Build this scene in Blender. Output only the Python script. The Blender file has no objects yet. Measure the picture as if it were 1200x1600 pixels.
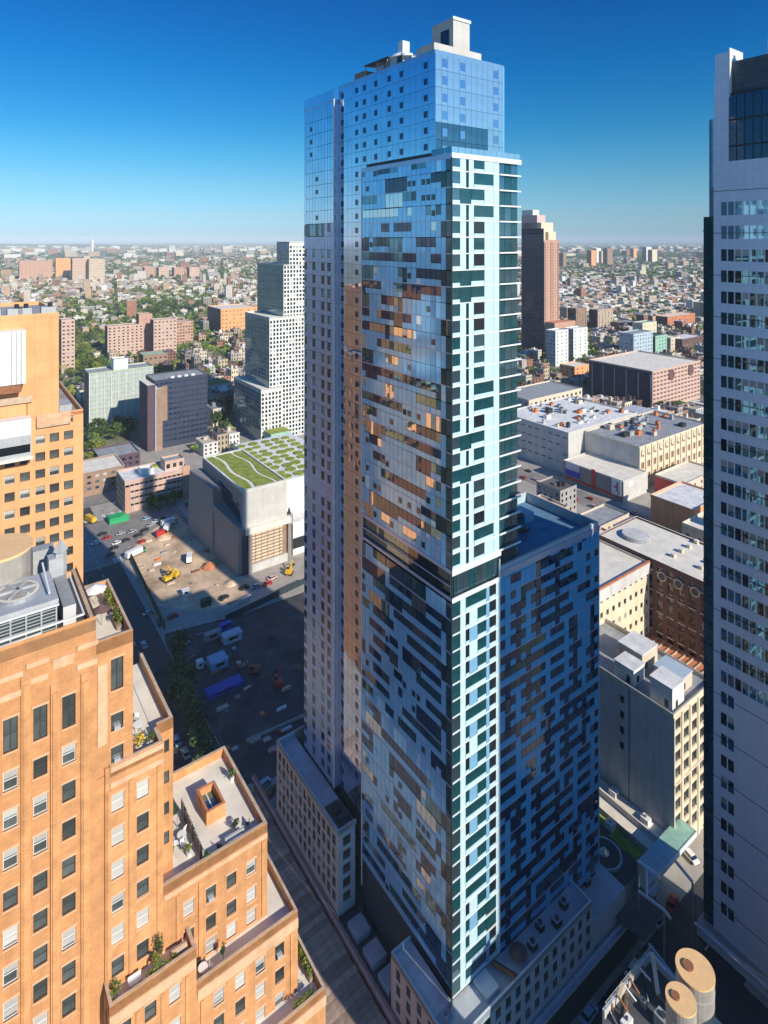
import bpy, math, random
from mathutils import Vector, Matrix
R = random.Random(7)
scene = bpy.context.scene
COL = scene.collection
TH = math.radians(36); CS, SN = math.cos(TH), math.sin(TH)
H = 150.0; F = 945.0
def W(a, b, z=0.0): return (a*CS-b*SN, a*SN+b*CS, z)
def PX(a, b, z):
    x = a*CS-b*SN; y = max(a*SN+b*CS, 1e-3)
    return 600+x/y*F, 375+(H-z)/y*F, y
# ------------------------------------------------------------ camera
cam = bpy.data.cameras.new("camera"); co = bpy.data.objects.new("camera", cam); COL.objects.link(co)
co.location = (0, 0, H); co.rotation_euler = (math.pi/2, 0, 0)
cam.sensor_fit = 'VERTICAL'; cam.sensor_height = 32.0; cam.sensor_width = 24.0
cam.lens = 32.0*F/1600.0
cam.shift_y = -(800-375)/1600.0
cam.clip_start = 0.5; cam.clip_end = 120000
scene.camera = co
# ------------------------------------------------------------ light
EL = math.radians(29.3); SH = Vector((0.70, -0.714, 0)).normalized()
w = bpy.data.worlds.new("World"); scene.world = w; w.use_nodes = True
nt = w.node_tree; nt.nodes.clear()
out = nt.nodes.new("ShaderNodeOutputWorld"); bg = nt.nodes.new("ShaderNodeBackground")
sky = nt.nodes.new("ShaderNodeTexSky"); sky.sky_type = 'NISHITA'; sky.sun_disc = False
sky.sun_elevation = EL; sky.sun_rotation = math.atan2(SH.x, SH.y)
sky.altitude = 300; sky.air_density = 1.0; sky.dust_density = 0.4; sky.ozone_density = 4.0
hsv = nt.nodes.new("ShaderNodeHueSaturation"); hsv.inputs['Saturation'].default_value = 1.18
hsv.inputs['Value'].default_value = 1.0
gm = nt.nodes.new("ShaderNodeGamma"); gm.inputs[1].default_value = 1.22
nt.links.new(sky.outputs[0], hsv.inputs['Color']); nt.links.new(hsv.outputs[0], gm.inputs[0])
tn = nt.nodes.new("ShaderNodeMix"); tn.data_type = 'RGBA'; tn.blend_type = 'MULTIPLY'; tn.inputs[0].default_value = 1.0; 
tcw = nt.nodes.new("ShaderNodeTexCoord"); sxw = nt.nodes.new("ShaderNodeSeparateXYZ"); rmp = nt.nodes.new("ShaderNodeValToRGB")
nt.links.new(tcw.outputs['Generated'], sxw.inputs[0]); nt.links.new(sxw.outputs[2], rmp.inputs[0])
cr_ = rmp.color_ramp; cr_.elements[0].position = 0.0; cr_.elements[0].color = (.30, .50, .90, 1)
cr_.elements[1].position = 1.0; cr_.elements[1].color = (.70, 1.0, 1.1, 1)
for p_, c_ in ((0.04, (0.336, 0.477, 0.655)), (0.09, (0.336, 0.522, 0.571)), (0.135, (0.240, 0.549, 0.580)), (0.18, (0.136, 0.531, 0.588)), (0.27, (0.024, 0.504, 0.638)), (0.36, (0.016, 0.450, 0.655)), (.6, (.30, .85, 1.0))):
    e_ = cr_.elements.new(p_); e_.color = (*c_, 1)
nt.links.new(rmp.outputs[0], tn.inputs[7])
nt.links.new(gm.outputs[0], tn.inputs[6]); nt.links.new(tn.outputs[2], bg.inputs[0]); nt.links.new(bg.outputs[0], out.inputs[0])
bg.inputs[1].default_value = 0.094
sl = bpy.data.lights.new("sun", 'SUN'); sl.energy = 4.3; sl.angle = math.radians(0.5); sl.color = (1.0, 0.90, 0.76)
so = bpy.data.objects.new("sun", sl); COL.objects.link(so)
sd = Vector((SH.x*math.cos(EL), SH.y*math.cos(EL), math.sin(EL)))
so.rotation_euler = sd.to_track_quat('Z', 'Y').to_euler(); so.location = (60, -60, 300)
vs = scene.view_settings; vs.view_transform = 'Standard'; vs.look = 'None'; vs.exposure = 0.42; vs.gamma = 1.0
vs.use_curve_mapping = False
scene.render.engine = 'CYCLES'
scene.cycles.max_bounces = 6; scene.cycles.diffuse_bounces = 3; scene.cycles.glossy_bounces = 4
scene.cycles.transmission_bounces = 2; scene.cycles.volume_bounces = 0

# ------------------------------------------------------------ materials
def mat(name, col, rough=0.85, metal=0.0, var=0.18, scale=0.6, bump=0.0, ribs=0.0, ribscale=2.0, stain=0.0,
        spec=0.5, ior=1.5, rnd=0.0, coat=0.0, grid=None, emit=None, wave=0.0, col2=None):
    m = bpy.data.materials.new(name); m.use_nodes = True
    t = m.node_tree; N = t.nodes; L = t.links; p = N["Principled BSDF"]
    p.inputs['Roughness'].default_value = rough; p.inputs['Metallic'].default_value = metal
    p.inputs['IOR'].default_value = ior; p.inputs['Specular IOR Level'].default_value = spec
    if coat: p.inputs['Coat Weight'].default_value = coat; p.inputs['Coat Roughness'].default_value = 0.05
    tc = N.new("ShaderNodeTexCoord"); obj = tc.outputs['Object']
    cur = None
    def mix(fac, a, b, mode='MIX'):
        x = N.new("ShaderNodeMix"); x.data_type = 'RGBA'; x.blend_type = mode
        if isinstance(fac, float): x.inputs[0].default_value = fac
        else: L.new(fac, x.inputs[0])
        for s, v in ((6, a), (7, b)):
            if isinstance(v, tuple): x.inputs[s].default_value = (*v[:3], 1)
            else: L.new(v, x.inputs[s])
        return x.outputs[2]
    n = N.new("ShaderNodeTexNoise"); n.inputs['Scale'].default_value = scale; n.inputs['Detail'].default_value = 6
    n.inputs['Roughness'].default_value = 0.65; L.new(obj, n.inputs['Vector'])
    mr = N.new("ShaderNodeMapRange"); mr.inputs[1].default_value = 0.3; mr.inputs[2].default_value = 0.7
    L.new(n.outputs[0], mr.inputs[0])
    lo = tuple(c*(1-var) for c in col); hi = tuple(min(1, c*(1+var)) for c in (col2 or col))
    cur = mix(mr.outputs[0], lo, hi)
    if stain:
        mp = N.new("ShaderNodeMapping"); mp.inputs['Scale'].default_value = (0.5, 0.5, 0.06); L.new(obj, mp.inputs[0])
        n2 = N.new("ShaderNodeTexNoise"); n2.inputs['Scale'].default_value = 1.3; n2.inputs['Detail'].default_value = 5
        L.new(mp.outputs[0], n2.inputs['Vector'])
        m2 = N.new("ShaderNodeMapRange"); m2.inputs[1].default_value = 0.5; m2.inputs[2].default_value = 0.72
        m2.inputs[4].default_value = stain; L.new(n2.outputs[0], m2.inputs[0])
        cur = mix(m2.outputs[0], cur, tuple(c*0.45 for c in col))
    if ribs:
        for ax, k in (('X', 1), ('Y', 1)):
            wv = N.new("ShaderNodeTexWave"); wv.bands_direction = ax; wv.inputs['Scale'].default_value = ribscale
            wv.inputs['Distortion'].default_value = 0.15; L.new(obj, wv.inputs['Vector'])
            m3 = N.new("ShaderNodeMapRange"); m3.inputs[1].default_value = 0.55; m3.inputs[2].default_value = 1.0
            m3.inputs[4].default_value = ribs; L.new(wv.outputs[0], m3.inputs[0])
            cur = mix(m3.outputs[0], cur, tuple(c*0.62 for c in col))
    if grid:
        bw, bh, gd = grid
        br = N.new("ShaderNodeTexBrick"); br.offset = 0.0 if bh > .5 else 0.5
        br.inputs['Scale'].default_value = 1.0; br.inputs['Brick Width'].default_value = bw; br.inputs['Row Height'].default_value = bh
        br.inputs['Mortar Size'].default_value = min(bw, bh)*0.05; br.inputs['Color1'].default_value = (1, 1, 1, 1)
        br.inputs['Color2'].default_value = (1-gd*.4,)*3+(1,); br.inputs['Mortar'].default_value = (1-gd,)*3+(1,)
        sx = N.new("ShaderNodeSeparateXYZ"); L.new(obj, sx.inputs[0]); ad = N.new("ShaderNodeMath"); L.new(sx.outputs[0], ad.inputs[0]); L.new(sx.outputs[1], ad.inputs[1])
        cx = N.new("ShaderNodeCombineXYZ"); L.new(ad.outputs[0], cx.inputs[0]); L.new(sx.outputs[2], cx.inputs[1])
        L.new(cx.outputs[0], br.inputs['Vector'])
        cur = mix(1.0, cur, br.outputs['Color'], 'MULTIPLY')
    if rnd:
        oi = N.new("ShaderNodeObjectInfo"); m4 = N.new("ShaderNodeMapRange")
        m4.inputs[3].default_value = 1-rnd; m4.inputs[4].default_value = 1+rnd*.4; L.new(oi.outputs['Random'], m4.inputs[0])
        hs = N.new("ShaderNodeHueSaturation"); L.new(m4.outputs[0], hs.inputs['Value']); L.new(cur, hs.inputs['Color']); cur = hs.outputs[0]
    L.new(cur, p.inputs['Base Color'])
    if bump:
        bn = N.new("ShaderNodeTexNoise"); bn.inputs['Scale'].default_value = wave or scale*9; bn.inputs['Detail'].default_value = 2 if wave else 5
        L.new(obj, bn.inputs['Vector'])
        bp = N.new("ShaderNodeBump"); bp.inputs['Strength'].default_value = bump; bp.inputs['Distance'].default_value = 0.05
        L.new(bn.outputs[0], bp.inputs['Height']); L.new(bp.outputs[0], p.inputs['Normal'])
    if emit:
        p.inputs['Emission Color'].default_value = (*emit, 1); p.inputs['Emission Strength'].default_value = 1
    return m
M = {}
def dm(k, *a, **kw): M[k] = mat(k, *a, **kw)
dm('orange_brick', (.68, .33, .135), var=.26, scale=.55, ribs=.45, ribscale=1.9, stain=.42, bump=.5, grid=(.8, .38, .22))
dm('orange_stone', (.66, .40, .235), var=.2, scale=.7, stain=.30, bump=.3)
dm('tan_brick', (.80, .375, .165), var=.12, scale=.2, stain=.10, bump=.2, grid=(3.4, 4.2, .10))
dm('roof_pale', (.74, .69, .58), var=.16, scale=.25, bump=.2)
dm('roof_grey', (.30, .31, .32), var=.3, scale=.3, bump=.2)
dm('roof_white', (.70, .69, .66), var=.25, scale=.3)
dm('roof_dark', (.07, .075, .08), var=.3, scale=.4)
dm('roof_shade_blue', (.10, .22, .34), var=.25, scale=.3)  # wing roof, with the blue of its shade put into the colour
dm('roof_blue_grey', (.42, .46, .50), var=.15, scale=.3)
dm('coping', (.50, .38, .27), var=.25, scale=1.0, bump=.3)
dm('frame_white', (.66, .68, .68), rough=.5, var=.05)
dm('frame_dark', (.035, .04, .045), rough=.4, var=.1)
dm('blind', (.46, .45, .42), rough=.8, var=.1, rnd=.3)
dm('pane_dark', (.012, .018, .022), rough=.04, var=.3, ior=1.75, bump=.02, wave=1.5)
dm('pane_grey', (.075, .09, .09), rough=.06, var=.5, scale=.5, ior=1.7, bump=.03, wave=1.5, rnd=.6)
dm('pane_teal', (.012, .075, .095), rough=.03, metal=.25, var=.3, ior=2.0, bump=.03, wave=.9)
dm('pane_mirror', (.16, .28, .34), rough=.03, metal=.85, var=.2, scale=.2, bump=.03, wave=.8)
dm('pane_bright', (.62, .66, .70), rough=.02, metal=.95, var=.06, scale=.2, bump=.02, wave=.7)
dm('pane_blue', (.60, .66, .78), rough=.03, metal=.92, var=.10, scale=.2, bump=.02, wave=.6)
dm('sea_water', (.03, .08, .12), rough=.25, var=.1, scale=.01)
dm('pane_skyblue', (.34, .56, .70), rough=.05, metal=.6, var=.10, scale=.2, bump=.02, wave=.6)
dm('pane_navy', (.008, .035, .10), rough=.04, metal=.3, var=.3, ior=2.0, bump=.02, wave=.7)
dm('blue_panel', (.07, .42, .76), rough=.2, metal=.12, var=.12, scale=.4, bump=.02, wave=.5)  # wing's copy of the panels, bluer to stand in for skylit shade
dm('metal_panel', (.30, .64, .98), rough=.12, metal=.42, var=.08, scale=.4, bump=.02, wave=.5)
dm('lilac_panel', (.44, .52, .70), rough=.2, metal=.42, var=.10, scale=.3, bump=.02, wave=.5)
dm('white_panel', (.47, .66, .74), rough=.3, metal=0.0, var=.05, scale=.4)
dm('white_metal', (.66, .72, .74), rough=.35, var=.05)
dm('core', (.03, .05, .06), rough=.5)
dm('beige_stone', (.60, .50, .38), var=.16, scale=.3, stain=.25, bump=.3)
dm('cream_stone', (.68, .58, .42), var=.14, scale=.3, stain=.2, bump=.3)
dm('podium_stone', (.52, .42, .37), var=.12, scale=.3, stain=.12)
dm('podium_blue', (.40, .50, .56), var=.1, scale=.3)
dm('grey_concrete', (.56, .55, .53), var=.14, scale=.15, stain=.35, bump=.2)
dm('pale_concrete', (.52, .51, .48), var=.12, scale=.2, stain=.2, bump=.2)
dm('lav_panel', (.78, .84, .95), rough=.5, var=.04, scale=.2, grid=(1.55, 1.48, .10))
dm('louvre', (.10, .12, .14), rough=.5, metal=.3, grid=(8, .35, .6))
dm('steel', (.42, .44, .46), rough=.4, metal=.5, var=.15)
dm('galv', (.44, .46, .47), rough=.5, metal=.2, var=.15, scale=.8)
dm('dark_metal', (.04, .042, .045), rough=.5, metal=.3)
dm('rust', (.28, .12, .06), var=.3, scale=1.2)
dm('tank_tan', (.82, .52, .25), rough=.7, var=.08, scale=1.0)
dm('tank_side', (.36, .33, .29), rough=.7, var=.2, scale=.5, stain=.4)
dm('timber', (.43, .32, .25), var=.35, scale=.9, rnd=.40, bump=.4)
dm('ledge_brown', (.30, .19, .17), var=.2, scale=.5)
dm('asphalt', (.052, .052, .055), var=.28, scale=.12, bump=.2)
dm('asphalt_worn', (.23, .21, .195), var=.25, scale=.1, bump=.2)
dm('pavement', (.36, .33, .29), var=.2, scale=.2, grid=None, bump=.2)
dm('dirt', (.50, .35, .22), var=.42, scale=.09, bump=.6, col2=(.60, .45, .30))
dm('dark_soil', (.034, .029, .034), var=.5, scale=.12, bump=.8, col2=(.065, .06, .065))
dm('grass', (.085, .15, .03), var=.35, scale=.3, bump=.5)
dm('sedum', (.20, .30, .02), var=.4, scale=.35, bump=.6, col2=(.26, .28, .05))
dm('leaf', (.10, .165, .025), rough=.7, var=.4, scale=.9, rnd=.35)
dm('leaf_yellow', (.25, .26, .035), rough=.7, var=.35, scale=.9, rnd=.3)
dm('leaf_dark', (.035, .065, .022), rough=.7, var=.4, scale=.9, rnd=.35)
dm('bark', (.10, .075, .05), var=.3, scale=3)
dm('red', (.48, .03, .03), rough=.4); dm('yellow', (.75, .45, .03), rough=.4); dm('orange', (.7, .18, .03), rough=.5)
dm('green_sheet', (.02, .36, .13), rough=.6); dm('blue_sheet', (.01, .06, .42), rough=.6); dm('white', (.78, .78, .76), rough=.5, var=.05)
dm('pink', (.62, .42, .40), rough=.6); dm('lightblue', (.25, .42, .58), rough=.5)
dm('tyre', (.02, .02, .02), rough=.8); dm('paint_line', (.55, .55, .52), rough=.7)
dm('pink_brick', (.54, .38, .30), var=.14, scale=.2, stain=.1)
dm('salmon', (.48, .29, .21), var=.12, scale=.2)
dm('slab_green', (.40, .46, .36), var=.2, scale=.3)
dm('navy_shade_clad', (.035, .042, .075), var=.25, scale=.2, rough=.5)
dm('plum_clad', (.095, .06, .085), var=.2, scale=.2)
dm('brown_brick', (.30, .20, .14), var=.2, scale=.3, stain=.2)
dm('dark_brick', (.14, .08, .075), var=.3, scale=.4, stain=.3)
dm('white_render', (.72, .73, .68), var=.08, scale=.3)
dm('terracotta', (.50, .19, .09), var=.3, scale=.5, bump=.3)
dm('art_grey', (.25, .235, .23), var=.08, scale=.3, rough=.6)
dm('copper', (.28, .48, .38), var=.2)
for i, c in enumerate([(.50, .40, .30), (.36, .17, .11), (.62, .58, .50), (.30, .26, .23), (.48, .33, .22), (.44, .42, .40), (.66, .60, .46), (.24, .13, .10), (.53, .46, .38), (.70, .68, .64)]):
    dm('house_%d' % i, c, var=.15, scale=.1, rnd=.25)
for i, c in enumerate([(.50, .49, .46), (.13, .12, .12), (.70, .69, .66), (.32, .29, .27), (.24, .24, .26), (.60, .52, .42)]):
    dm('roofc_%d' % i, c, var=.2, scale=.1, rnd=.3)

# ------------------------------------------------------------ builders
RW = random.Random(4)
MIXP = ['pane_dark', 'pane_dark', 'pane_grey', 'pane_grey', 'pane_navy', 'blind']
class MB:
    def __init__(s, o=(0, 0, 0), mats=None):
        s.o = o; s.v = []; s.f = []; s.mi = []; s.mats = []
    def k(s, m):
        if m not in s.mats: s.mats.append(m)
        return s.mats.index(m)
    def P(s, p):
        s.v.append((p[0]-s.o[0], p[1]-s.o[1], p[2]-s.o[2])); return len(s.v)-1
    def poly(s, pts, m):
        s.f.append([s.P(p) for p in pts]); s.mi.append(s.k(m))
    def box(s, x0, x1, y0, y1, z0, z1, m, top=None, skip=''):
        n = len(s.v)
        for z in (z0, z1):
            for x, y in ((x0, y0), (x1, y0), (x1, y1), (x0, y1)): s.P((x, y, z))
        F_ = {'b': (3, 2, 1, 0), 't': (4, 5, 6, 7), 'f': (0, 1, 5, 4), 'r': (1, 2, 6, 5), 'k': (2, 3, 7, 6), 'l': (3, 0, 4, 7)}
        for c, f in F_.items():
            if c in skip: continue
            s.f.append([n+i for i in f]); s.mi.append(s.k(top if (top and c == 't') else m))
    def hexa(s, pts, m):
        n = len(s.v)
        for p in pts: s.P(p)
        for f in ((3, 2, 1, 0), (4, 5, 6, 7), (0, 1, 5, 4), (1, 2, 6, 5), (2, 3, 7, 6), (3, 0, 4, 7)):
            s.f.append([n+i for i in f]); s.mi.append(s.k(m))
    def cyl(s, x, y, z0, z1, r0, m, r1=None, n=16, top=None, ax='z'):
        r1 = r0 if r1 is None else r1; k = len(s.v)
        for z, r in ((z0, r0), (z1, r1)):
            for i in range(n):
                t = 2*math.pi*i/n; u, v = r*math.cos(t), r*math.sin(t)
                if ax == 'z': s.P((x+u, y+v, z))
                elif ax == 'x': s.P((z, x+u, y+v))
                else: s.P((x+u, z, y+v))
        for i in range(n):
            j = (i+1) % n; s.f.append([k+i, k+j, k+n+j, k+n+i]); s.mi.append(s.k(m))
        s.f.append([k+n+i for i in range(n)]); s.mi.append(s.k(top or m))
        s.f.append([k+n-1-i for i in range(n)]); s.mi.append(s.k(m))
    def bar(s, p, q, r, m):
        p = Vector(p); q = Vector(q); d = (q-p).normalized()
        u = d.cross(Vector((0, 0, 1)));
        if u.length < .01: u = Vector((1, 0, 0))
        u.normalize(); v = d.cross(u).normalized()
        s.hexa([p-u*r-v*r, p+u*r-v*r, p+u*r+v*r, p-u*r+v*r, q-u*r-v*r, q+u*r-v*r, q+u*r+v*r, q-u*r+v*r], m)
    # wall with real recessed openings; face f: -b side, l: -a side, r: +a side ; s runs along, holes (s0,s1,z0,z1)
    def wall(s, face, p, s0, s1, z0, z1, holes, m, dep=.3, rev=None, back=True, pane='pane_dark'):
        holes = [h for h in holes if h[0] > s0 and h[1] < s1 and h[2] > z0 and h[3] < z1]
        def T(u, d, z):
            return (u, p-d, z) if face == 'f' else ((p-d, u, z) if face == 'l' else (p+d, u, z))
        xs = sorted(set([s0, s1]+[h[0] for h in holes]+[h[1] for h in holes]))
        zs = sorted(set([z0, z1]+[h[2] for h in holes]+[h[3] for h in holes]))
        def inh(x, z):
            return any(h[0] < x < h[1] and h[2] < z < h[3] for h in holes)
        if not holes:
            s.poly([T(s0, 0, z0), T(s1, 0, z0), T(s1, 0, z1), T(s0, 0, z1)], m); return
        for i in range(len(zs)-1):
            zc = (zs[i]+zs[i+1])/2; run = None
            for j in range(len(xs)-1):
                hole = inh((xs[j]+xs[j+1])/2, zc)
                if not hole and run is None: run = xs[j]
                if hole and run is not None:
                    s.poly([T(run, 0, zs[i]), T(xs[j], 0, zs[i]), T(xs[j], 0, zs[i+1]), T(run, 0, zs[i+1])], m); run = None
            if run is not None:
                s.poly([T(run, 0, zs[i]), T(s1, 0, zs[i]), T(s1, 0, zs[i+1]), T(run, 0, zs[i+1])], m)
        rv = rev or m
        for h in holes:
            a, b, c, d = h; D = -dep
            s.poly([T(a, 0, c), T(b, 0, c), T(b, D, c), T(a, D, c)], rv)
            s.poly([T(a, 0, d), T(b, 0, d), T(b, D, d), T(a, D, d)], rv)
            s.poly([T(a, 0, c), T(a, 0, d), T(a, D, d), T(a, D, c)], rv)
            s.poly([T(b, 0, c), T(b, 0, d), T(b, D, d), T(b, D, c)], rv)
            if back: s.poly([T(a, D, c), T(b, D, c), T(b, D, d), T(a, D, d)], pane if isinstance(pane, str) else RW.choice(pane))
    def mesh(s, name):
        me = bpy.data.meshes.new(name); me.from_pydata(s.v, [], s.f)
        for m in s.mats: me.materials.append(M[m])
        if len(s.mats) > 1: me.polygons.foreach_set('material_index', s.mi)
        return me
    def build(s, name, parent=None, kind=None, label=None):
        o = bpy.data.objects.new(name, s.mesh(name)); COL.objects.link(o)
        if parent: o.parent = parent
        if kind: o['kind'] = kind
        if label: o['label'] = label
        return o
def thing(name, label, cat, a, b, z=0.0, group=None, rot=0.0):
    o = bpy.data.objects.new(name, None); COL.objects.link(o)
    o.location = W(a, b, z); o.rotation_euler = (0, 0, TH+rot); o.empty_display_size = 1
    o['label'] = label; o['category'] = cat
    if group: o['group'] = group
    o['ab'] = (a, b, z)
    return o
def child(mesh, name, parent, loc=(0, 0, 0), rz=0.0, rx=0.0, ry=0.0):
    o = bpy.data.objects.new(name, mesh); COL.objects.link(o); o.parent = parent
    o.location = loc; o.rotation_euler = (rx, ry, rz); return o
def solo(mb, name, label, cat, a, b, z=0, group=None, rot=0.0, kind=None):
    o = bpy.data.objects.new(name, mb.mesh(name)); COL.objects.link(o)
    o.location = W(a, b, z); o.rotation_euler = (0, 0, TH+rot)
    if kind: o['kind'] = kind
    if label: o['label'] = label; o['category'] = cat
    if group: o['group'] = group
    return o
def struct(mb, name, grid=True):
    o = bpy.data.objects.new(name, mb.mesh(name)); COL.objects.link(o); o['kind'] = 'structure'
    if grid: o.rotation_euler = (0, 0, TH)
    return o
ROT = {'f': 0.0, 'l': -math.pi/2, 'r': math.pi/2}
_c = {}
def win_meshes(w_, h_, style):
    key = (round(w_, 2), round(h_, 2), style)
    if key in _c: return _c[key]
    fr = MB(); pn = MB(); t = .07; hw, hh = w_/2, h_/2
    fm = {'sash': 'frame_dark', 'blind': 'frame_white', 'half': 'frame_white', 'ac': 'frame_dark', 'white': 'frame_white', 'plain': 'frame_dark', 'div': 'frame_dark'}[style]
    fr.box(-hw, -hw+t, -.06, .06, -hh, hh, fm); fr.box(hw-t, hw, -.06, .06, -hh, hh, fm)
    fr.box(-hw+t, hw-t, -.06, .06, -hh, -hh+t, fm); fr.box(-hw+t, hw-t, -.06, .06, hh-t, hh, fm)
    if style != 'plain': fr.box(-hw+t, hw-t, -.05, .05, -.04, .04, fm)
    if style == 'div': fr.box(-.04, .04, -.055, .055, -hh+t, hh-t, fm)
    pn.box(-hw+t, hw-t, .0, .02, -hh+t, hh-t, 'pane_grey')
    if style == 'blind': pn.box(-hw+t, hw-t, -.02, -.005, -.1*hh, hh-t, 'blind'); pn.box(-hw+t, hw-t, -.02, -.005, -hh*.75, -.15*hh, 'blind')
    if style == 'white': pn.box(-hw+t, hw-t, -.02, -.005, -hh+t, hh-t, 'blind')
    if style == 'half': pn.box(-hw+t, hw-t, -.02, -.005, .15*hh, hh-t, 'blind')
    if style == 'ac': fr.box(-.33, .33, -.42, .0, -hh+t, -hh+t+.42, 'galv')
    _c[key] = (fr.mesh('window'), pn.mesh('pane'))
    return _c[key]
def window(parent, face, p, s_, z_, w_, h_, style='sash', dep=.28, sill=None):
    o = parent['ab']; fm, pm = win_meshes(w_, h_, style)
    if face == 'f': loc = (s_-o[0], p+dep-.07-o[1], z_-o[2])
    elif face == 'l': loc = (p+dep-.07-o[0], s_-o[1], z_-o[2])
    else: loc = (p-dep+.07-o[0], s_-o[1], z_-o[2])
    f = child(fm, 'window', parent, loc, ROT[face]); child(pm, 'pane', f)
    if sill:
        key = ('sill', w_, sill)
        if key not in _c:
            q = MB(); q.box(-w_/2-.12, w_/2+.12, -.34, -.0, -.14, 0, sill); _c[key] = q.mesh('sill')
        child(_c[key], 'sill', f, (0, .02, -h_/2))
        k2 = ('lintel', w_, sill)
        if k2 not in _c:
            q = MB(); q.box(-w_/2-.15, w_/2+.15, -.30, -.19, 0, .22, sill); _c[k2] = q.mesh('lintel')
        child(_c[k2], 'lintel', f, (0, 0, h_/2))
    return f
def holes_for(cols, rows, w_, h_): return [(c-w_/2, c+w_/2, r-h_/2, r+h_/2) for c in cols for r in rows]
def parapet(mb, x0, x1, y0, y1, z0, z1, m, t=.45, top='coping', sides='flrk'):
    if 'f' in sides: mb.box(x0, x1, y0, y0+t, z0, z1, m, top=top)
    if 'k' in sides: mb.box(x0, x1, y1-t, y1, z0, z1, m, top=top)
    a0 = y0+t if 'f' in sides else y0; a1 = y1-t if 'k' in sides else y1
    if 'l' in sides: mb.box(x0, x0+t, a0, a1, z0, z1, m, top=top)
    if 'r' in sides: mb.box(x1-t, x1, a0, a1, z0, z1, m, top=top)

# ------------------------------------------------------------ ground
g = MB(); Rg = 60000
g.poly([(-Rg, -Rg, -.06), (Rg, -Rg, -.06), (Rg, Rg, -.06), (-Rg, Rg, -.06)], 'pavement')
go = struct(g, 'ground')
gmat = mat('ground_far', (.10, .13, .055), var=.3, scale=.006, col2=(.26, .24, .17))
go.data.materials[0] = gmat
def strip(name, a0, a1, b0, b1, z, m):
    q = MB(); q.box(a0, a1, b0, b1, z-.03, z, m); return struct(q, name)
strip('city_pavement', -60, 420, 30, 470, 0.0, 'pavement')
strip('street', 49, 66, 30, 470, .004, 'asphalt')
strip('street', 66.2, 300, 56, 71.5, .008, 'asphalt')
strip('street', 10, 420, 372, 392, .008, 'asphalt_worn')
strip('plaza_road', 40, 106, 300, 350, .012, 'asphalt_worn')
strip('street', 116, 130, -20, 56, .012, 'asphalt')
strip('avenue', 292, 308, 60, 470, .012, 'asphalt_worn')
strip('street', 158, 172, 230, 470, .012, 'asphalt')
q = MB()
for i in range(60): q.box(57.2, 57.45, 60+i*7, 63+i*7, .02, .024, 'paint_line')
for i in range(9): q.box(60+i*4.5, 62+i*4.5, 352, 358, .02, .024, 'paint_line')
for i in range(30): q.box(60+i*7, 63+i*7, 63.4, 63.6, .02, .024, 'paint_line')
for i in range(10): q.box(64+i*1.4, 64.7+i*1.4, 300.5, 305.5, .02, .024, 'paint_line')
for i in range(40): q.box(60+i*6, 63+i*6, 378, 378.2, .012, .016, 'paint_line')
struct(q, 'road_marking')
for nm_s, (x0_, x1_, y0_, y1_) in {'pavement': (47.2, 49, 100, 300), 'kerb': (66.0, 66.2, 150, 300)}.items():
    k_ = MB(); k_.box(x0_, x1_, y0_, y1_, 0, .13, 'pavement'); struct(k_, nm_s)

# ------------------------------------------------------------ main glass tower
TA, TB = 71.2, 78.0
T = thing('glass_tower', 'tallest skyscraper in the middle, mirrored blue glass with patchwork metal panels', 'skyscraper', TA, TB)
TO = (TA, TB, 0)
cells = []
def cell(kind, face, p, s0, s1, z0, z1, out=.0):
    cells.append((kind, face, p-out, s0, s1, z0, z1))
FH = 2.9
core = MB(TO); ci = .22
core.box(TA+.75, 88.5, TB+.9, 106, 8, 164.4, 'core'); core.box(TA+.3, 88.5, 105.5, 105.8, 8, 164.2, 'core')
core.box(83.1+.1, 113.4, TB+.6, 97.9, 8, 87, 'core')
core.box(72.5+ci, 90.3, 83.9+ci, 117.2, 10, 184, 'core')
core.box(TA+.1+ci, 92, 117.4+ci, 131.3, 10, 181, 'core')
core.build('core', T)
bands = []
def runs(total, bay, seed, floor):
    r = random.Random(seed*1000+floor); i = 0; n = int(round(total/bay)); o = []
    while i < n:
        L_ = r.choice([1, 1, 2, 2, 3, 4, 5]); kd = r.choices(['P', 'G', 'H', 'S'], [.22, .15, .50, .13])[0]
        L_ = min(L_, n-i); o.append((i, L_, kd)); i += L_
    return o, n
GK = ['pane_mirror', 'pane_teal', 'pane_navy', 'pane_navy', 'pane_bright', 'pane_navy', 'pane_bright', 'pane_mirror']
def fill(face, p, base, s0, s1, z0, z1, kd, r, glass=None, panel='metal_panel', bay=1.4):
    e = .04
    if kd == 'P': cell(panel, face, p, s0+e, s1-e, z0+e, z1-e)
    elif kd == 'G': cell(glass or r.choice(GK), face, p, s0+e, s1-e, z0+.12, z1-.12, -.05)
    elif kd == 'H':
        zm = z0+1.15; cell(glass or r.choice(GK), face, p, s0+e, s1-e, zm+.03, z1-.1, -.05); cell(panel, face, p, s0+e, s1-e, z0+e, zm-.03)
    elif kd == 'S':
        cell(panel, face, p, s0+e, s1-e, z0+e, z1-e); sc = (s0+s1)/2; (r.random() < .4) and cell('pane_dark', face, p, sc-.42, sc+.42, z0+.9, z0+1.95, .09)
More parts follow.
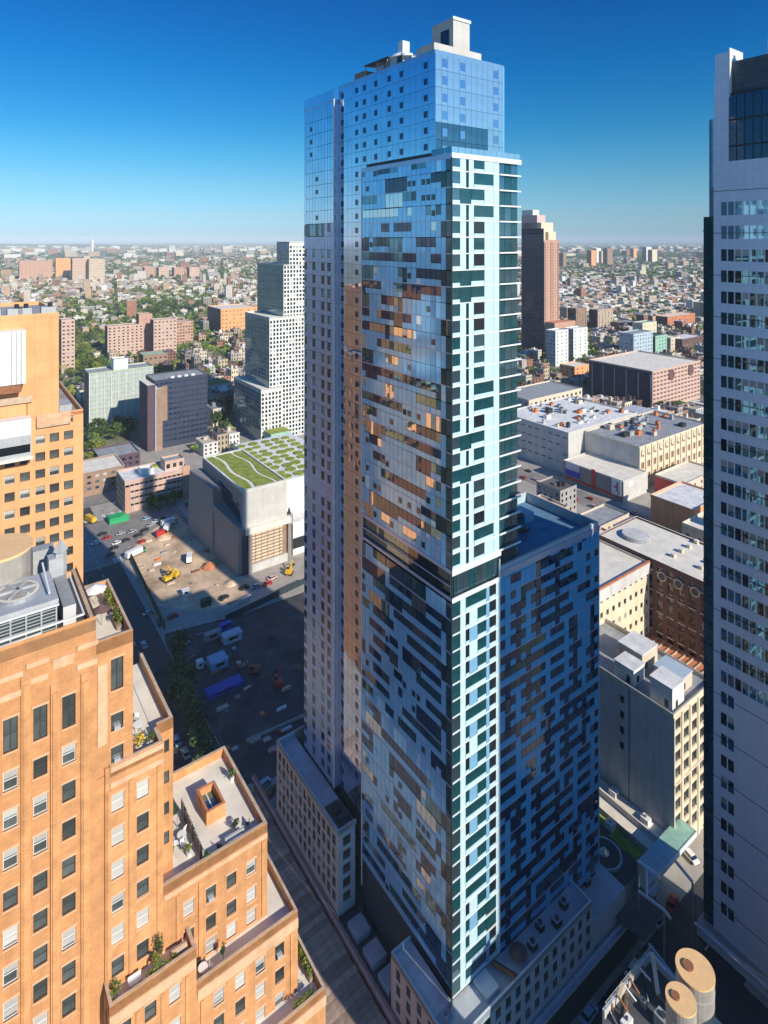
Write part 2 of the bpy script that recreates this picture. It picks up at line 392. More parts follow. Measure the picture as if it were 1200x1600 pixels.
# left patterned face (faces -a)
z = 20.0; fl = 0
while z < 164:
    r = random.Random(fl*17+3)
    z1 = min(z+FH, 164.7)
    if 86.5 < z+1 < 92: # mechanical band
        for i in range(20): cell('pane_dark' if i < 9 else 'pane_mirror', 'l', TA+.45, TB+i*1.4+.03, TB+(i+1)*1.4-.03, z+.05, z1-.05)
    else:
        cell('pane_teal', 'l', TA, TB+.05, TB+1.5, z+.1, z1-.1, -.05)
        cell('metal_panel' if fl % 3 else 'pane_dark', 'l', TA, TB+1.55, TB+2.75, z+.05, z1-.05)
        o, n = runs(25.2, 1.4, 5, fl)
        for i, L_, kd in o:
            gk = r.choice(GK)
            for j in range(i, i+L_):
                fill('l', TA, 0, TB+2.8+j*1.4, TB+2.8+(j+1)*1.4, z, z1, kd, r, gk)
    if fl % 2 == 0: bands.append(('l', TA-.06, TB, 106, z-.09, z+.09))
    # recessed blue-glass bay and far bay
    z = z1; fl += 1
z = 14.0; fl = 0
while z < 184.2:
    z1 = min(z+3.04, 184.5)
    b_lo = 83.9 if z > 164 else 106.05
    n = int(round((117.4-b_lo)/1.9)); stp = (117.4-b_lo)/n
    for i in range(n): cell('pane_blue', 'l', 72.5, b_lo+i*stp+.025, b_lo+(i+1)*stp-.025, z+.03, z1-.03)
    for bb in (115.7, 109.9, 106.9, 102.7, 98, 94, 86.6):
        if bb-.5 > b_lo: cell('pane_navy', 'l', 72.5, bb-.5, bb+.5, z+.7, z+1.9, .07)
    if z >= 24:
        for i in range(10):
            s0 = 117.5+i*1.4; rr = random.Random(fl*31+i)
            if z > 152: kd = 'S' if i in (5, 7) else 'P'; pn = 'pane_blue' if z > 146 else 'lilac_panel'
            else: kd = 'H' if i in (1, 3, 6, 9) else 'P'; pn = 'lilac_panel'
            if 88 < z < 91.5 or 146 < z < 149.5: kd = 'P'
            if 149 < z < 152.3 and i > 2: kd = 'G'
            fill('l', TA+.1, 0, s0, s0+1.4, z, z1, kd, rr, rr.choice(['pane_dark', 'pane_navy', 'pane_mirror']), pn)
    z = z1; fl += 1
bands += [('l', TA-.08, TB, 106, 164.2, 165.1), ('l', TA-.1, TB, 106, 91.9, 92.6), ('l', TA-.1, TB, 106, 87.2, 87.7)]
# penthouse front
z = 165.2; fl = 0
while z < 184.3:
    z1 = min(z+3.22, 184.5)
    for i in range(12):
        s0 = 72.6+i*1.5; kd = 'pane_skyblue' if z > 170 else ('pane_mirror' if i < 9 else 'pane_skyblue')
        cell(kd, 'f', 83.9, s0+.03, s0+1.47, z+.03, z1-.03)
        if i in (1, 4, 10): cell('pane_blue', 'f', 83.9, s0+.15, s0+1.35, z+.7, z+2.2, .06)
    z = z1; fl += 1
# narrow sunlit front, balcony strip and wing
z = 92.5; fl = 0
while z < 164:
    z1 = min(z+2.9, 164.7); r = random.Random(fl+50); v = r.random(); G = 'pane_teal'
    gl = r.choice(['pane_teal', 'pane_teal', 'pane_mirror'])
    cell(gl, 'f', TB, TA+.1, TA+1.95, z+.75, z1-.12, -.05); cell('white_panel', 'f', TB, TA+.1, TA+1.95, z+.04, z+.7)
    if v < .12:
        cell(G, 'f', TB, TA+2, TA+4.6, z+.1, z1-.1, -.05); cell(G, 'f', TB, TA+4.7, TA+7.9, z+.9, z1-.1, -.05); cell('white_panel', 'f', TB, TA+4.7, TA+7.9, z+.05, z+.86)
    else:
        cell('white_panel', 'f', TB, TA+2, TA+3.4, z+.02, z1-.02); cell('pane_dark', 'f', TB, TA+3.5, TA+4.0, z+.02, z1-.02, -.08)
        cell('white_panel', 'f', TB, TA+4.1, TA+5.3, z+.02, z1-.02)
        if v < .35: cell(G, 'f', TB, TA+5.4, TA+10.3, z+.8, z1-.1, -.05); cell('white_panel', 'f', TB, TA+5.4, TA+10.3, z+.04, z+.76)
        else: cell(r.choice(['pane_teal', 'pane_mirror', 'pane_dark']), 'f', TB, TA+5.4, TA+7.9, z+.7, z1-.15, -.05); cell('white_panel', 'f', TB, TA+5.4, TA+7.9, z+.04, z+.66)
    if v >= .35 or v < .12: cell('white_panel', 'f', TB, TA+8, TA+10.3, z+.02, z1-.02)
    cell('white_panel', 'f', TB, TA+10.36, TA+11.8, z+.02, z1-.02)
    # balcony strip: recessed teal glass
    for i in range(3): cell(r.choice(['pane_teal', 'pane_mirror', 'pane_teal']), 'f', TB+.5, 83.2+i*1.8, 83.2+(i+1)*1.8-.08, z+.25, z1-.05)
    bands.append(('f', TB-.12, 83.15, 88.9, z-.12, z+.16))
    bands.append(('f', TB-.07, TA, 83.1, z-.09, z+.09))
    z = z1; fl += 1
bands += [('f', TB-.12, TA, 89.0, 164.3, 165.2), ('f', TB-.14, TA, 83.4, 91.6, 92.7), ('f', TB-.12, TA, 83.4, 87.0, 87.7)]
for i in range(8): cell('pane_mirror' if i % 3 else 'pane_teal', 'f', TB+.45, TA+.1+i*1.5, TA+.1+(i+1)*1.5-.06, 87.8, 91.5)
z = 18.3; fl = 0
while z < 87:
    z1 = min(z+2.86, 87.2); r = random.Random(fl*7+1); v = r.random()
    cell(r.choice(['pane_teal', 'pane_mirror']), 'f', TB, TA+.1, TA+2.0, z+.1, z1-.12, -.05)
    cell('white_panel', 'f', TB, TA+2.05, TA+3.3, z+.02, z1-.02)
    if v < .35:
        cell('pane_teal', 'f', TB, TA+3.4, TA+8.4, z+.8, z1-.1, -.05); cell('white_panel', 'f', TB, TA+3.4, TA+8.4, z+.04, z+.76)
    else:
        cell('pane_dark' if v < .7 else 'pane_teal', 'f', TB, TA+3.4, TA+4.2, z+.6, z1-.2, -.05); cell('white_panel', 'f', TB, TA+3.4, TA+4.2, z+.04, z+.56)
        cell('metal_panel' if fl % 2 else 'white_panel', 'f', TB, TA+4.25, TA+6.2, z+.02, z1-.02)
        cell('pane_teal', 'f', TB, TA+6.3, TA+8.4, z+.7, z1-.15, -.05); cell('white_panel', 'f', TB, TA+6.3, TA+8.4, z+.04, z+.66)
    if v > .82:
        cell('pane_teal', 'f', TB, TA+8.5, TA+11.0, z+.5, z1-.1, -.05)
    else:
        cell('pane_dark', 'f', TB, TA+9.3, TA+10.9, z+.8, z1-.2, -.05); cell('white_panel', 'f', TB, TA+9.3, TA+10.9, z+.04, z+.76); cell('metal_panel', 'f', TB, TA+8.45, TA+9.25, z+.03, z1-.03)
    cell('white_panel', 'f', TB, TA+11.0, TA+11.88, z+.01, z1-.01)
    bands.append(('f', TB-.06, TA, 83.1, z-.10, z+.10))
    z = z1; fl += 1
z = 15.4; fl = 0
while z < 87:
    z1 = min(z+2.86, 87.4); r = random.Random(fl*13+2); dark = r.random() < .16
    i = 0
    while i < 21:
        kd = 'H' if i % 2 == 0 else ['P', 'H', 'G'][((i*7)//3+fl//5) % 3]
        if r.random() < .14: kd = r.choice('PGH')
        if dark and (fl*3) % 20 < i < (fl*3) % 20+10: kd = 'G'
        if 15 < i and fl > 10 and r.random() < .4: kd = 'P'
        fill('f', TB, 0, 83.2+i*1.45, 83.2+(i+1)*1.45, z, z1, kd, r, r.choice(['pane_navy', 'pane_navy', 'pane_teal', 'pane_navy']), 'blue_panel')
        i += 1
    if fl % 2 == 0: bands.append(('f', TB-.07, 83.2, 113.7, z-.09, z+.09))
    z = z1; fl += 1
bands += [('f', TB-.1, 83.2, 113.8, 87.4, 88.6)]
# emit cells
def area(c):
    k, f, p, s0, s1, z0, z1 = c; s = (s0+s1)/2; zc = (z0+z1)/2
    a, b = ((s, p) if f == 'f' else (p, s)); x, y, Y = PX(a, b, zc)
    cs = (b if f == 'f' else a)/math.hypot(a, b)
    v = 1.0 if (-20 < x < 1220 and -20 < y < 1620) else .01
    return (s1-s0)*(z1-z0)*cs/(Y*Y)*v
cells.sort(key=area, reverse=True)
cnt = {'window_pane': 0, 'cladding_panel': 0}; stuff = {}
rt = random.Random(3)
for c in cells:
    k, f, p, s0, s1, z0, z1 = c
    nm = 'cladding_panel' if 'panel' in k else 'window_pane'
    w_, h_ = round(s1-s0, 2), round(z1-z0, 2)
    am = .010 if k in ('metal_panel',) else (.003 if 'blue' in k else (.008 if nm == 'window_pane' else .005))
    tx, tz = rt.gauss(0, am), rt.gauss(0, am)
    sc, zc = (s0+s1)/2, (z0+z1)/2
    if cnt[nm] < 300:
        key = ('c', k, w_, h_)
        if key not in _c:
            q = MB(); q.box(-w_/2, w_/2, 0, .1, -h_/2, h_/2, k); _c[key] = q.mesh(nm)
        loc = (sc-TA, p-TB, zc) if f == 'f' else (p-TA, sc-TB, zc)
        child(_c[key], nm, T, loc, ROT[f]+tz, tx if f == 'f' else 0, 0 if f == 'f' else tx); cnt[nm] += 1
    else:
        q = stuff.setdefault(k, MB(TO)); hw, hh = w_/2, h_/2
        pts = []
        for d in (0.0, .1):
            for u, v in ((-hw, -hh), (hw, -hh), (hw, hh), (-hw, hh)):
                dd = d+u*tz+v*tx
                pts.append((sc+u, p+dd, zc+v) if f == 'f' else (p+dd, sc+u, zc+v))
        n = len(q.v)
        for pt in pts: q.P(pt)
        for fc in ((0, 1, 2, 3), (0, 1, 5, 4), (1, 2, 6, 5), (2, 3, 7, 6), (3, 0, 4, 7)):
            q.f.append([n+i for i in fc]); q.mi.append(q.k(k))
for k, q in stuff.items():
    q.build('window_pane' if 'pane' in k else 'cladding_panel', T, 'stuff')
for f, p, s0, s1, z0, z1 in bands:
    q = MB(TO); m_ = 'white_metal' if f == 'f' and s0 < 83.15 else ('white_metal' if f == 'f' and z0 > 90 else 'lilac_panel')
    if f == 'f': q.box(s0, s1, p, p+.2, z0, z1, m_)
    else: q.box(p, p+.2, s0, s1, z0, z1, m_)
    q.build('floor_band', T)
q = MB(TO)
q.box(TA-.08, TA+.12, TB-.1, TB+.1, 18, 164.5, 'frame_dark'); q.box(TA-.1, TA+.1, 105.9, 106.1, 14, 165, 'white_metal')
q.box(TA-.02, TA+.2, 117.25, 117.55, 26, 182, 'white_metal'); q.box(TA+.2, 73.2, 117.42, 117.5, 26, 181, 'lilac_panel'); q.box(83.0, 83.15, TB-.12, TB+.1, 18, 91, 'white_metal')
q.box(113.55, 113.8, TB-.1, TB+.3, 15, 88.6, 'metal_panel'); q.box(90.4, 90.7, 83.85, 84.2, 165, 184.6, 'metal_panel')
q.build('corner_trim', T)
for bb_, m_ in (((TA+.2, 88.7, TB+.3, 105.8, 164.3, 164.5), 'roof_grey'), ((72.7, 90.4, 84.1, 117.2, 184.0, 184.2), 'roof_grey'), ((83.2, 113.5, TB+.3, 98, 86.9, 87.1), 'roof_shade_blue'), ((71.5, 92, 117.6, 131.4, 181, 181.2), 'roof_grey')):
    q = MB(TO); q.box(*bb_, m_); q.build('roof', T)
for a_ in ((72.45, 90.6, 83.9, 117.4, 184.2, 184.9, 'pane_skyblue', .3, 'white_metal'), (83.2, 113.7, TB+.1, 98, 87.2, 89.4, 'podium_blue', .5, 'podium_stone'), (71.3, 92, 117.6, 131.4, 181, 182, 'lilac_panel', .4, 'white_metal')):
    q = MB(TO); parapet(q, *a_); q.build('parapet', T)
rail = MB(TO) # glass balustrade at the setback terrace
for i in range(11): rail.box(TA+.1+i*1.6, TA+1.6+i*1.6, TB+.1, TB+.14, 165.2, 166.3, 'pane_skyblue')
for i in range(3): rail.box(TA+.1, TA+.14, TB+.2+i*1.8, TB+1.9+i*1.8, 165.2, 166.3, 'pane_mirror')
rail.build('balustrade', T)
# bulkhead + roof plant
q = MB(TO); q.box(73.2, 85.4, 85.0, 90, 184.3, 186.6, 'pale_concrete', top='roof_grey'); q.box(78.9, 83.2, 86, 92.2, 186.6, 192.7, 'pale_concrete', top='roof_white')
q.box(78.84, 78.9, 87.2, 89.6, 187.2, 190.8, 'pane_dark'); q.box(78.7, 83.4, 85.8, 86, 192.3, 192.9, 'white_metal')
q.build('bulkhead', T)
P1 = thing('rooftop_cooling_plant', 'grey cooling drum with white stack on the highest roof of the glass skyscraper', 'roof plant', 77, 103, 184.2)
q = MB((77, 103, 184.2)); q.cyl(77.5, 99.5, 184.2, 187.6, 3.0, 'galv', n=20); q.cyl(77.5, 99.5, 187.6, 188.4, 3.2, 'white_metal', 2.4, n=20); q.build('drum', P1)
q = MB((77, 103, 184.2)); q.box(76.4, 78.2, 98.6, 100.2, 188.4, 191.2, 'white_metal'); q.build('stack', P1)
q = MB((77, 103, 184.2)); q.hexa([(74.5, 101, 187.9), (79, 101, 188.2), (79, 110, 188.4), (74.5, 110, 188.0), (74.5, 101, 188.2), (79, 101, 188.5), (79, 110, 188.7), (74.5, 110, 188.3)], 'dark_metal'); q.build('canopy', P1)
for yy in (101.5, 105, 109.5):
    q = MB((77, 103, 184.2)); q.box(74.6, 74.8, yy, yy+.2, 184.2, 188.1, 'steel'); q.build('post', P1)
q = MB((77, 103, 184.2)); q.box(75.5, 78.8, 104, 107, 184.2, 187.2, 'galv'); q.box(75, 78, 110.5, 114.5, 184.2, 187.4, 'brown_brick', top='roof_grey'); q.build('fan_housing', P1)
for i, (aa, bb, w2, h2, m2) in enumerate([(80.5, 97.5, 1.6, 3.4, 'pale_concrete'), (75.6, 88.6, 1.1, 2.0, 'galv'), (81, 105, 1.8, 2.6, 'brown_brick'), (75.2, 97, .8, 3.0, 'dark_metal')]):
    q = MB((aa, bb, 184.2)); q.box(aa-w2, aa+w2, bb-w2, bb+w2, 184.2, 184.2+h2, m2, top='roof_grey'); q.cyl(aa, bb, 184.2+h2, 184.9+h2, w2*.5, 'steel', n=10); q.bar((aa-w2, bb-w2, 185), (aa-w2-1.2, bb-w2-2, 185.4), .12, 'steel')
    solo(q, 'roof_machine', ['pale concrete machine box behind the bulkhead', 'small silvery fan box nearest the front bulkhead', 'brown machine box under the dark canopy', 'thin black vent box beside the cooling drum'][i]+' on the highest skyscraper roof', 'roof machine', aa, bb, 184.2)
q = MB((75.5, 94, 184.2)); q.box(74, 77.5, 92.6, 95.6, 184.2, 186.2, 'galv', top='roof_pale'); q.cyl(75.6, 94.1, 186.2, 186.6, 1.0, 'dark_metal')
solo(q, 'air_handler', 'low pale air handler between the white bulkhead and the cooling drum on the highest roof', 'air handler', 75.5, 94, 184.2)
# dark looping ducts on wing roof
P2 = thing('looping_roof_duct', 'black looping duct coiled over the blue shaded roof of the lower glass wing', 'roof duct', 97, 88, 87.1)
def tube(mb, pts, r, m, n=8):
    k0 = None
    for i, p in enumerate(pts):
        p = Vector(p); d = (Vector(pts[min(i+1, len(pts)-1)])-Vector(pts[max(i-1, 0)])).normalized()
        u = d.cross(Vector((0, 0, 1)));  u = u.normalized() if u.length > .01 else Vector((1, 0, 0)); v = d.cross(u)
        k = len(mb.v)
        for j in range(n): mb.P(p+u*r*math.cos(2*math.pi*j/n)+v*r*math.sin(2*math.pi*j/n))
        if k0 is not None:
            for j in range(n): mb.f.append([k0+j, k0+(j+1) % n, k+(j+1) % n, k+j]); mb.mi.append(mb.k(m))
        k0 = k
for j, (cx, cy, rr) in enumerate([(93.5, 87.5, 3.6), (98.5, 88.5, 3.2), (101.5, 92, 2.6)]):
    q = MB((97, 88, 87.1)); tube(q, [(cx+rr*math.cos(t*.3+j), cy+rr*.9*math.sin(t*.3+j), 87.9+1.6*math.sin(t*.19)) for t in range(17)], .55, 'dark_metal'); q.build('duct', P2)
q = MB((90, 84, 87.1)); q.box(86, 91, 80.2, 84, 87.1, 89.6, 'brown_brick', top='roof_grey'); q.box(104, 107, 90, 94, 87.1, 89, 'podium_blue')
solo(q, 'roof_cabin', 'small brown cabin on the lower wing roof beside the looping duct', 'roof cabin', 90, 84, 87.1)
# podium
pa, pf = 66.7, 73.0
q = MB(TO)
cl = [108.9+1.05+i*2.12 for i in range(13)]; rl = [11.2+i*2.95 for i in range(5)]
q.wall('l', pa, 108.2, 136.7, 8, 26, holes_for(cl, rl, 1.45, 2.2), 'podium_stone', .35, back=False)
q.wall('f', 108.2, pa, 71.0, 8, 26, holes_for([68.9], rl, 1.9, 2.0), 'podium_blue', .3, back=False)
q.box(pa+.4, 71.4, 108.6, 136.7, 24.8, 25.0, 'roof_blue_grey')
parapet(q, pa, 71.3, 108.2, 136.7, 25.0, 26.05, 'podium_blue', .35, 'podium_blue', 'lkf')
q.box(pa+.36, pa+.40, 108.5, 136.5, 8, 25, 'core'); q.box(pa+.4, 71, 108.5, 108.56, 8, 25, 'core')
q.box(pa, 100, 136.7, 137.1, 0, 26, 'podium_stone')
q.build('podium_wall', T)
for c in cl:
    for r_ in rl: window(T, 'l', pa, c, r_, 1.45, 2.2, R.choice(['plain', 'div', 'plain', 'half']), .32)
for r_ in rl: window(T, 'f', 108.2, 68.9, r_, 1.9, 2.0, 'div', .28)
# low slabs between podium blocks
q = MB(TO); q.box(pa, 71.1, 90, 108.2, 7.4, 7.6, 'roof_dark')
q.build('light_well', T)
for i, b0 in enumerate((91.2, 96.4, 102)):
    q = MB(TO); q.box(67.4, 70.7, b0, b0+3.6, 7.6, 9.0, 'podium_blue', top='roof_blue_grey'); q.build('skylight_slab', T)
# front podium block
q = MB(TO)
cf = [75+i*2.55 for i in range(12)]; rf = [10.0, 13.0, 16.0]
q.wall('f', pf, pa, 104.2, 8, 18.6, holes_for(cf, [10.4, 13.4, 16.2], 1.5, 2.0), 'podium_blue', .4, back=False)
q.wall('l', pa, pf, 89.6, 8, 18.6, holes_for([75.5, 78.5, 81.5, 84.5, 87.5], [10.4, 13.4, 16.2], 1.3, 2.0), 'podium_stone', .35, back=False)
q.box(pa+.4, 104, pf+.4, TB+.2, 17.4, 17.6, 'roof_blue_grey'); q.box(pa+.4, TA+.1, TB+.2, 89.4, 17.4, 17.62, 'roof_white')  # light painted into the roof: white for the lit corner, blue-grey for shade
parapet(q, pa, 104.2, pf, 89.6, 17.6, 18.6, 'podium_blue', .35, 'white_metal', 'f')
q.box(pa, pa+.35, pf+.35, 89.6, 17.6, 18.6, 'podium_stone', top='white_metal'); q.box(pa+.35, 71.1, 89.3, 89.6, 8, 18.6, 'podium_blue', top='white_metal')
q.box(103.85, 104.2, pf+.35, 78, 8, 18.6, 'podium_blue', top='white_metal')
q.box(pa+.4, 104, pf+.45, pf+.5, 8, 17.5, 'core'); q.box(pa+.4, pa+.45, pf+.5, 89.2, 8, 17.5, 'core')
q.box(104.2, 116, pf+.2, 84, 0, 13.6, 'podium_blue', top='roof_blue_grey')
q.build('podium_wall', T)
for c in cf:
    for r_ in (10.4, 13.4, 16.2): window(T, 'f', pf, c, r_, 1.5, 2.0, 'plain', .35)
for c in (75.5, 78.5, 81.5, 84.5, 87.5):
    for r_ in (10.4, 13.4, 16.2): window(T, 'l', pa, c, r_, 1.3, 2.0, 'plain', .3)
q = MB(TO)
q.box(pa-1.0, pa+.02, pf-1, 150, 7.3, 8.0, 'ledge_brown', top='pink'); q.box(pa-.3, pa, pf, 150, 0, 7.3, 'dark_brick')
q.box(pa-.6, pa-.2, pf-1, 150, 8.0, 8.5, 'ledge_brown')
q.box(pa-1.0, 127, pf-1.3, pf+.02, 7.3, 8.0, 'podium_blue', top='lilac_panel'); q.box(pa-.3, 127, pf-.3, pf, 0, 7.3, 'core')
q.box(pa, 127, pf-.7, pf-.4, 8.0, 8.4, 'podium_blue')
q.build('street_canopy', T)
q = MB(TO); q.box(TA+5, TA+8, TB-3.6, TB-.2, 17.7, 18.3, 'white_metal'); q.build('entrance_step', T)
# things on the podium terrace
def small(name, label, cat, a, b, z, fn, group=None):
    q = MB((a, b, z)); fn(q); return solo(q, name, label, cat, a, b, z, group)
small('round_canopy', 'dark maroon round canopy on the shaded front terrace of the glass tower', 'canopy', 85.5, 75.6, 17.6, lambda q: (q.cyl(85.5, 75.6, 18.9, 19.6, 1.7, 'dark_brick', .2), q.cyl(85.5, 75.6, 17.6, 19, .1, 'steel', n=6)))
small('pipe_bundle', 'rusty pipe bundle lying across the front terrace wall below the white tower face', 'pipes', 81.2, 75.3, 17.6, lambda q: (q.bar((80.6, 77.6, 18.3), (82.0, 73.4, 19.0), .22, 'rust'), q.bar((81.2, 77.6, 18.2), (82.6, 73.4, 18.8), .16, 'dark_metal')))
for i, (a, b, w_) in enumerate([(89, 75.2, 1.5), (92.6, 76.4, 1.2), (95.8, 75.0, 1.6), (99.5, 76.2, 1.3), (110, 78.5, 1.5)]):
    small('terrace_unit', ['boxy vent with round fan nearest the maroon canopy', 'small slatted planter bench mid-terrace', 'wide dark vent box with rails', 'small vent box close to the terrace corner', 'dark vent box on the lowest terrace roof'][i]+' on the shaded tower podium', 'roof vent', a, b, 17.6 if i < 4 else 13.6,
          lambda q: (q.box(a-w_/2, a+w_/2, b-.7, b+.7, (17.6 if i < 4 else 13.6), (17.6 if i < 4 else 13.6)+1.2, 'dark_metal', top='roof_blue_grey'), q.cyl(a, b, (17.6 if i < 4 else 13.6)+1.2, (17.6 if i < 4 else 13.6)+1.5, .45, 'core')))
small('roof_vent_cluster', 'cluster of pale pipes on the white triangular podium roof corner', 'roof vents', 69.3, 77.3, 17.6, lambda q: [q.cyl(68.6+i*.7, 76.6+(i % 2)*.9, 17.6, 18.5+.2*i, .22, 'galv', n=10) for i in range(4)] and q.bar((68.3, 76.2, 18), (70.8, 78, 18), .1, 'steel'))
small('podium_plant_pit', 'black mechanical pit with curved ducts on the left podium roof', 'roof plant', 69.4, 111.8, 25, lambda q: (q.box(67.4, 71.1, 109.2, 115.2, 25, 25.4, 'roof_dark'), q.cyl(69.2, 113, 25.4, 26.4, 1.2, 'dark_metal'), q.box(68, 70.6, 110, 111.2, 25.4, 26.2, 'core')))
# timber deck in the narrow street
D = thing('timber_deck', 'long timber plank deck covering the narrow street between the orange bricks and the glass tower', 'deck', 57, 95, 0)
_pm = {}
for i in range(68):
    b0 = 62+i*1.3; key = i % 4
    if key not in _pm:
        q = MB(); q.box(-8.3, 8.3, -.62, .62, -.08, .02+.02*key, 'timber'); _pm[key] = q.mesh('plank')
    child(_pm[key], 'plank', D, (57.3-57+R.uniform(-.15, .15), b0-95, 6.6))
q = MB((57, 95, 0))
q.box(49.2, 65.4, 62, 150, 6.2, 6.5, 'timber')
for i in range(12):
    for a in (49.6, 65): q.box(a, a+.3, 64+i*7.5, 64.3+i*7.5, 0, 6.2, 'steel')
q.build('deck_frame', D)

# ------------------------------------------------------------ orange brick complex (front left)
B = thing('orange_brick_building', 'orange brick art deco block filling the lower left with stepped roof terraces', 'building', 20, 73, 0)
BO = (20, 73.0, 0); bf = 73.1; OB = 'orange_brick'
def bwin(q_cols, rows, w_, h_): return holes_for(q_cols, rows, w_, h_)
rowsA = [94.3, 90.3, 86.2, 82.1, 78.1, 74.3, 70.7, 67.1]
rows2 = [86.7, 82.9, 79.1, 75.3, 71.8, 68.2]
q = MB(BO)
colsA = [-2.6, .1, 2.8, 5.5, 8.2, 10.9]
hA = bwin(colsA, rowsA, 1.3, 2.0)+bwin(colsA, [99.0], 1.3, 3.5)
q.wall('f', bf, -8, 13.6, 50, 108.3, hA, OB, .3, back=False)
h1 = bwin([15.8], [101.0], 1.3, 3.6)+bwin([15.8], [95.6, 91.9], 1.3, 1.9)
q.wall('f', bf, 13.6, 17.5, 90, 105.2, h1, OB, .3, back=False)
h2 = bwin([15.8, 18.5], rows2, 1.3, 1.95)
q.wall('f', bf-.3, 14.6, 20.8, 60, 91.0, h2, OB, .3, back=False); q.box(14.5, 14.6, bf-.3, bf, 60, 91, OB); q.wall('f', bf, 13.6, 14.55, 44, 90.1, [], OB)
q.wall('l', 13.58, bf, bf+1, 60, 61, [], OB)
hW = bwin([22.0], [88, 84.2, 80.4, 76.8], .6, 1.5)
q.wall('f', 75.6, 20.8, 22.8, 60, 91.2, hW, OB, .25, back=False)
h3 = bwin([23.9, 26.65, 29.3, 31.95], [69.2, 65.7, 62.9], 1.25, 1.8)
q.wall('f', bf, 20.8, 34.2, 55, 73.6, h3, OB, .3, back=False)
h4 = bwin([16.0, 18.7, 21.4], [63.5, 59.6, 55.8, 52], 1.25, 1.9)
q.wall('f', 70.3, 14.4, 23.9, 44, 67.0, h4, OB, .3, back=False)
h5 = bwin([26.6, 29.3, 31.95, 34.6], [59.3, 56.15, 53.0, 49.9], 1.25, 1.85)
q.wall('f', 70.3, 23.9, 37.2, 40, 62.7, h5, OB, .3, back=False)
h6 = bwin([34, 36.7], [47, 43.5], 1.25, 1.85)
q.wall('f', 67.6, 30, 39.8, 30, 53.4, h6, OB, .3, back=False)
h7 = [(71.3, 72.2, 60, 65.5)]
q.wall('l', 14.4, 70.3, 73.1, 44, 67.0, h7, OB, .3)
# right side walls and masses behind
q.wall('r', 17.5, bf, 86, 90, 105.2, [], OB); q.wall('r', 20.8, bf-.3, 75.6, 60, 91, [], OB)
q.wall('r', 22.8, 75.6, 90, 60, 91.2, bwin([78, 81, 84, 87], [88, 84.2, 80.4, 76.8], 1.3, 1.9), OB, .3)
q.wall('r', 34.2, bf, 88, 50, 73.6, bwin([76, 79, 82, 85], [69.2, 65.7, 62.2], 1.3, 1.9), OB, .3)
q.wall('r', 37.2, 70.3, 90, 40, 62.7, bwin([73, 76, 79, 82, 85, 88], [58.8, 55.7, 52.6, 49], 1.3, 1.9), OB, .3)
q.wall('r', 39.8, 67.6, 92, 0, 53.4, bwin([70, 73, 76, 79, 82, 85, 88], [47, 43.5, 40, 36.5, 33, 29.5, 26, 22.5, 19], 1.3, 1.9), OB, .3)
q.wall('r', 13.6, bf, 86, 100, 108.3, [], OB)
q.wall('f', 67.6, -8, 30, 0, 44, [], OB)
q.build('wall', B)
for bb_, tp_ in (((-8, 13.1, bf+.45, 86, 60, 106.9), 'roof_dark'), ((13.6, 17.45, bf+.45, 86, 60, 103.9), 'roof_pale'), ((-8, 20.6, bf+.4, 90, 50, 89.8), 'roof_pale'), ((20.6, 22.6, 76, 90, 50, 89.9), 'roof_pale'),
                 ((10, 33.8, bf+.45, 88, 40, 72.5), 'roof_pale'), ((14.8, 23.6, 70.75, 75, 40, 65.9), 'roof_pale'), ((10, 36.8, 70.8, 90, 30, 61.6), 'roof_pale'), ((10, 39.4, 68, 92, 0, 52.3), 'roof_pale')):
    q = MB(BO); q.box(*bb_, 'core', top=tp_); q.build('roof', B)
def sep(name, parent, o, *fns):
    for f_ in fns: q = MB(o); f_(q); q.build(name, parent)
sep('parapet', B, BO,
    lambda q: parapet(q, -8, 13.6, bf, 86, 106.7, 107.9, 'orange_stone', .5, 'coping', 'fr'),
    lambda q: parapet(q, 13.6, 17.5, bf, 86, 103.9, 105.3, OB, .3, 'coping', 'frk'),
    lambda q: (q.box(15, 20.8, bf-.3, bf, 89.8, 91.1, OB, top='coping'), q.box(20.4, 20.8, bf, 75.4, 89.8, 91.1, OB, top='coping')),
    lambda q: (q.box(20.8, 22.8, 75.6, 75.95, 89.9, 91.2, OB, top='coping'), q.box(22.4, 22.8, 75.95, 90, 89.9, 91.2, OB, top='coping')),
    lambda q: parapet(q, 20.8, 34.2, bf, 88, 72.5, 73.7, OB, .4, 'coping', 'frk'),
    lambda q: parapet(q, 14.4, 23.9, 70.3, 73, 65.9, 67.1, OB, .35, 'coping', 'fl'),
    lambda q: q.box(23.5, 23.9, 70.65, 73.05, 61.6, 67.1, OB, top='coping'),
    lambda q: parapet(q, 23.9, 37.2, 70.3, 90, 61.6, 62.8, OB, .35, 'coping', 'fr'),
    lambda q: parapet(q, 30, 39.8, 67.6, 92, 52.3, 53.5, OB, .35, 'coping', 'fr'))
def stl(): return R.choice(['sash', 'blind', 'half', 'sash', 'sash', 'white', 'ac', 'half', 'sash'])
for c in colsA:
    for r_ in rowsA: window(B, 'f', bf, c, r_, 1.3, 2.0, stl(), sill='orange_stone')
    window(B, 'f', bf, c, 99.0, 1.3, 3.5, 'div', sill='orange_stone')
window(B, 'f', bf, 15.8, 101.0, 1.3, 3.6, 'div', sill='orange_stone')
for r_ in (95.6, 91.9): window(B, 'f', bf, 15.8, r_, 1.3, 1.9, 'ac', sill='orange_stone')
for c in (15.8, 18.5):
    for r_ in rows2: window(B, 'f', bf-.3, c, r_, 1.3, 1.95, 'white' if r_ > 86 or (r_ > 82 and c < 16) else stl(), sill='orange_stone')
for r_ in (88, 84.2, 80.4, 76.8): window(B, 'f', 75.6, 22.0, r_, .6, 1.5, 'plain', .22)
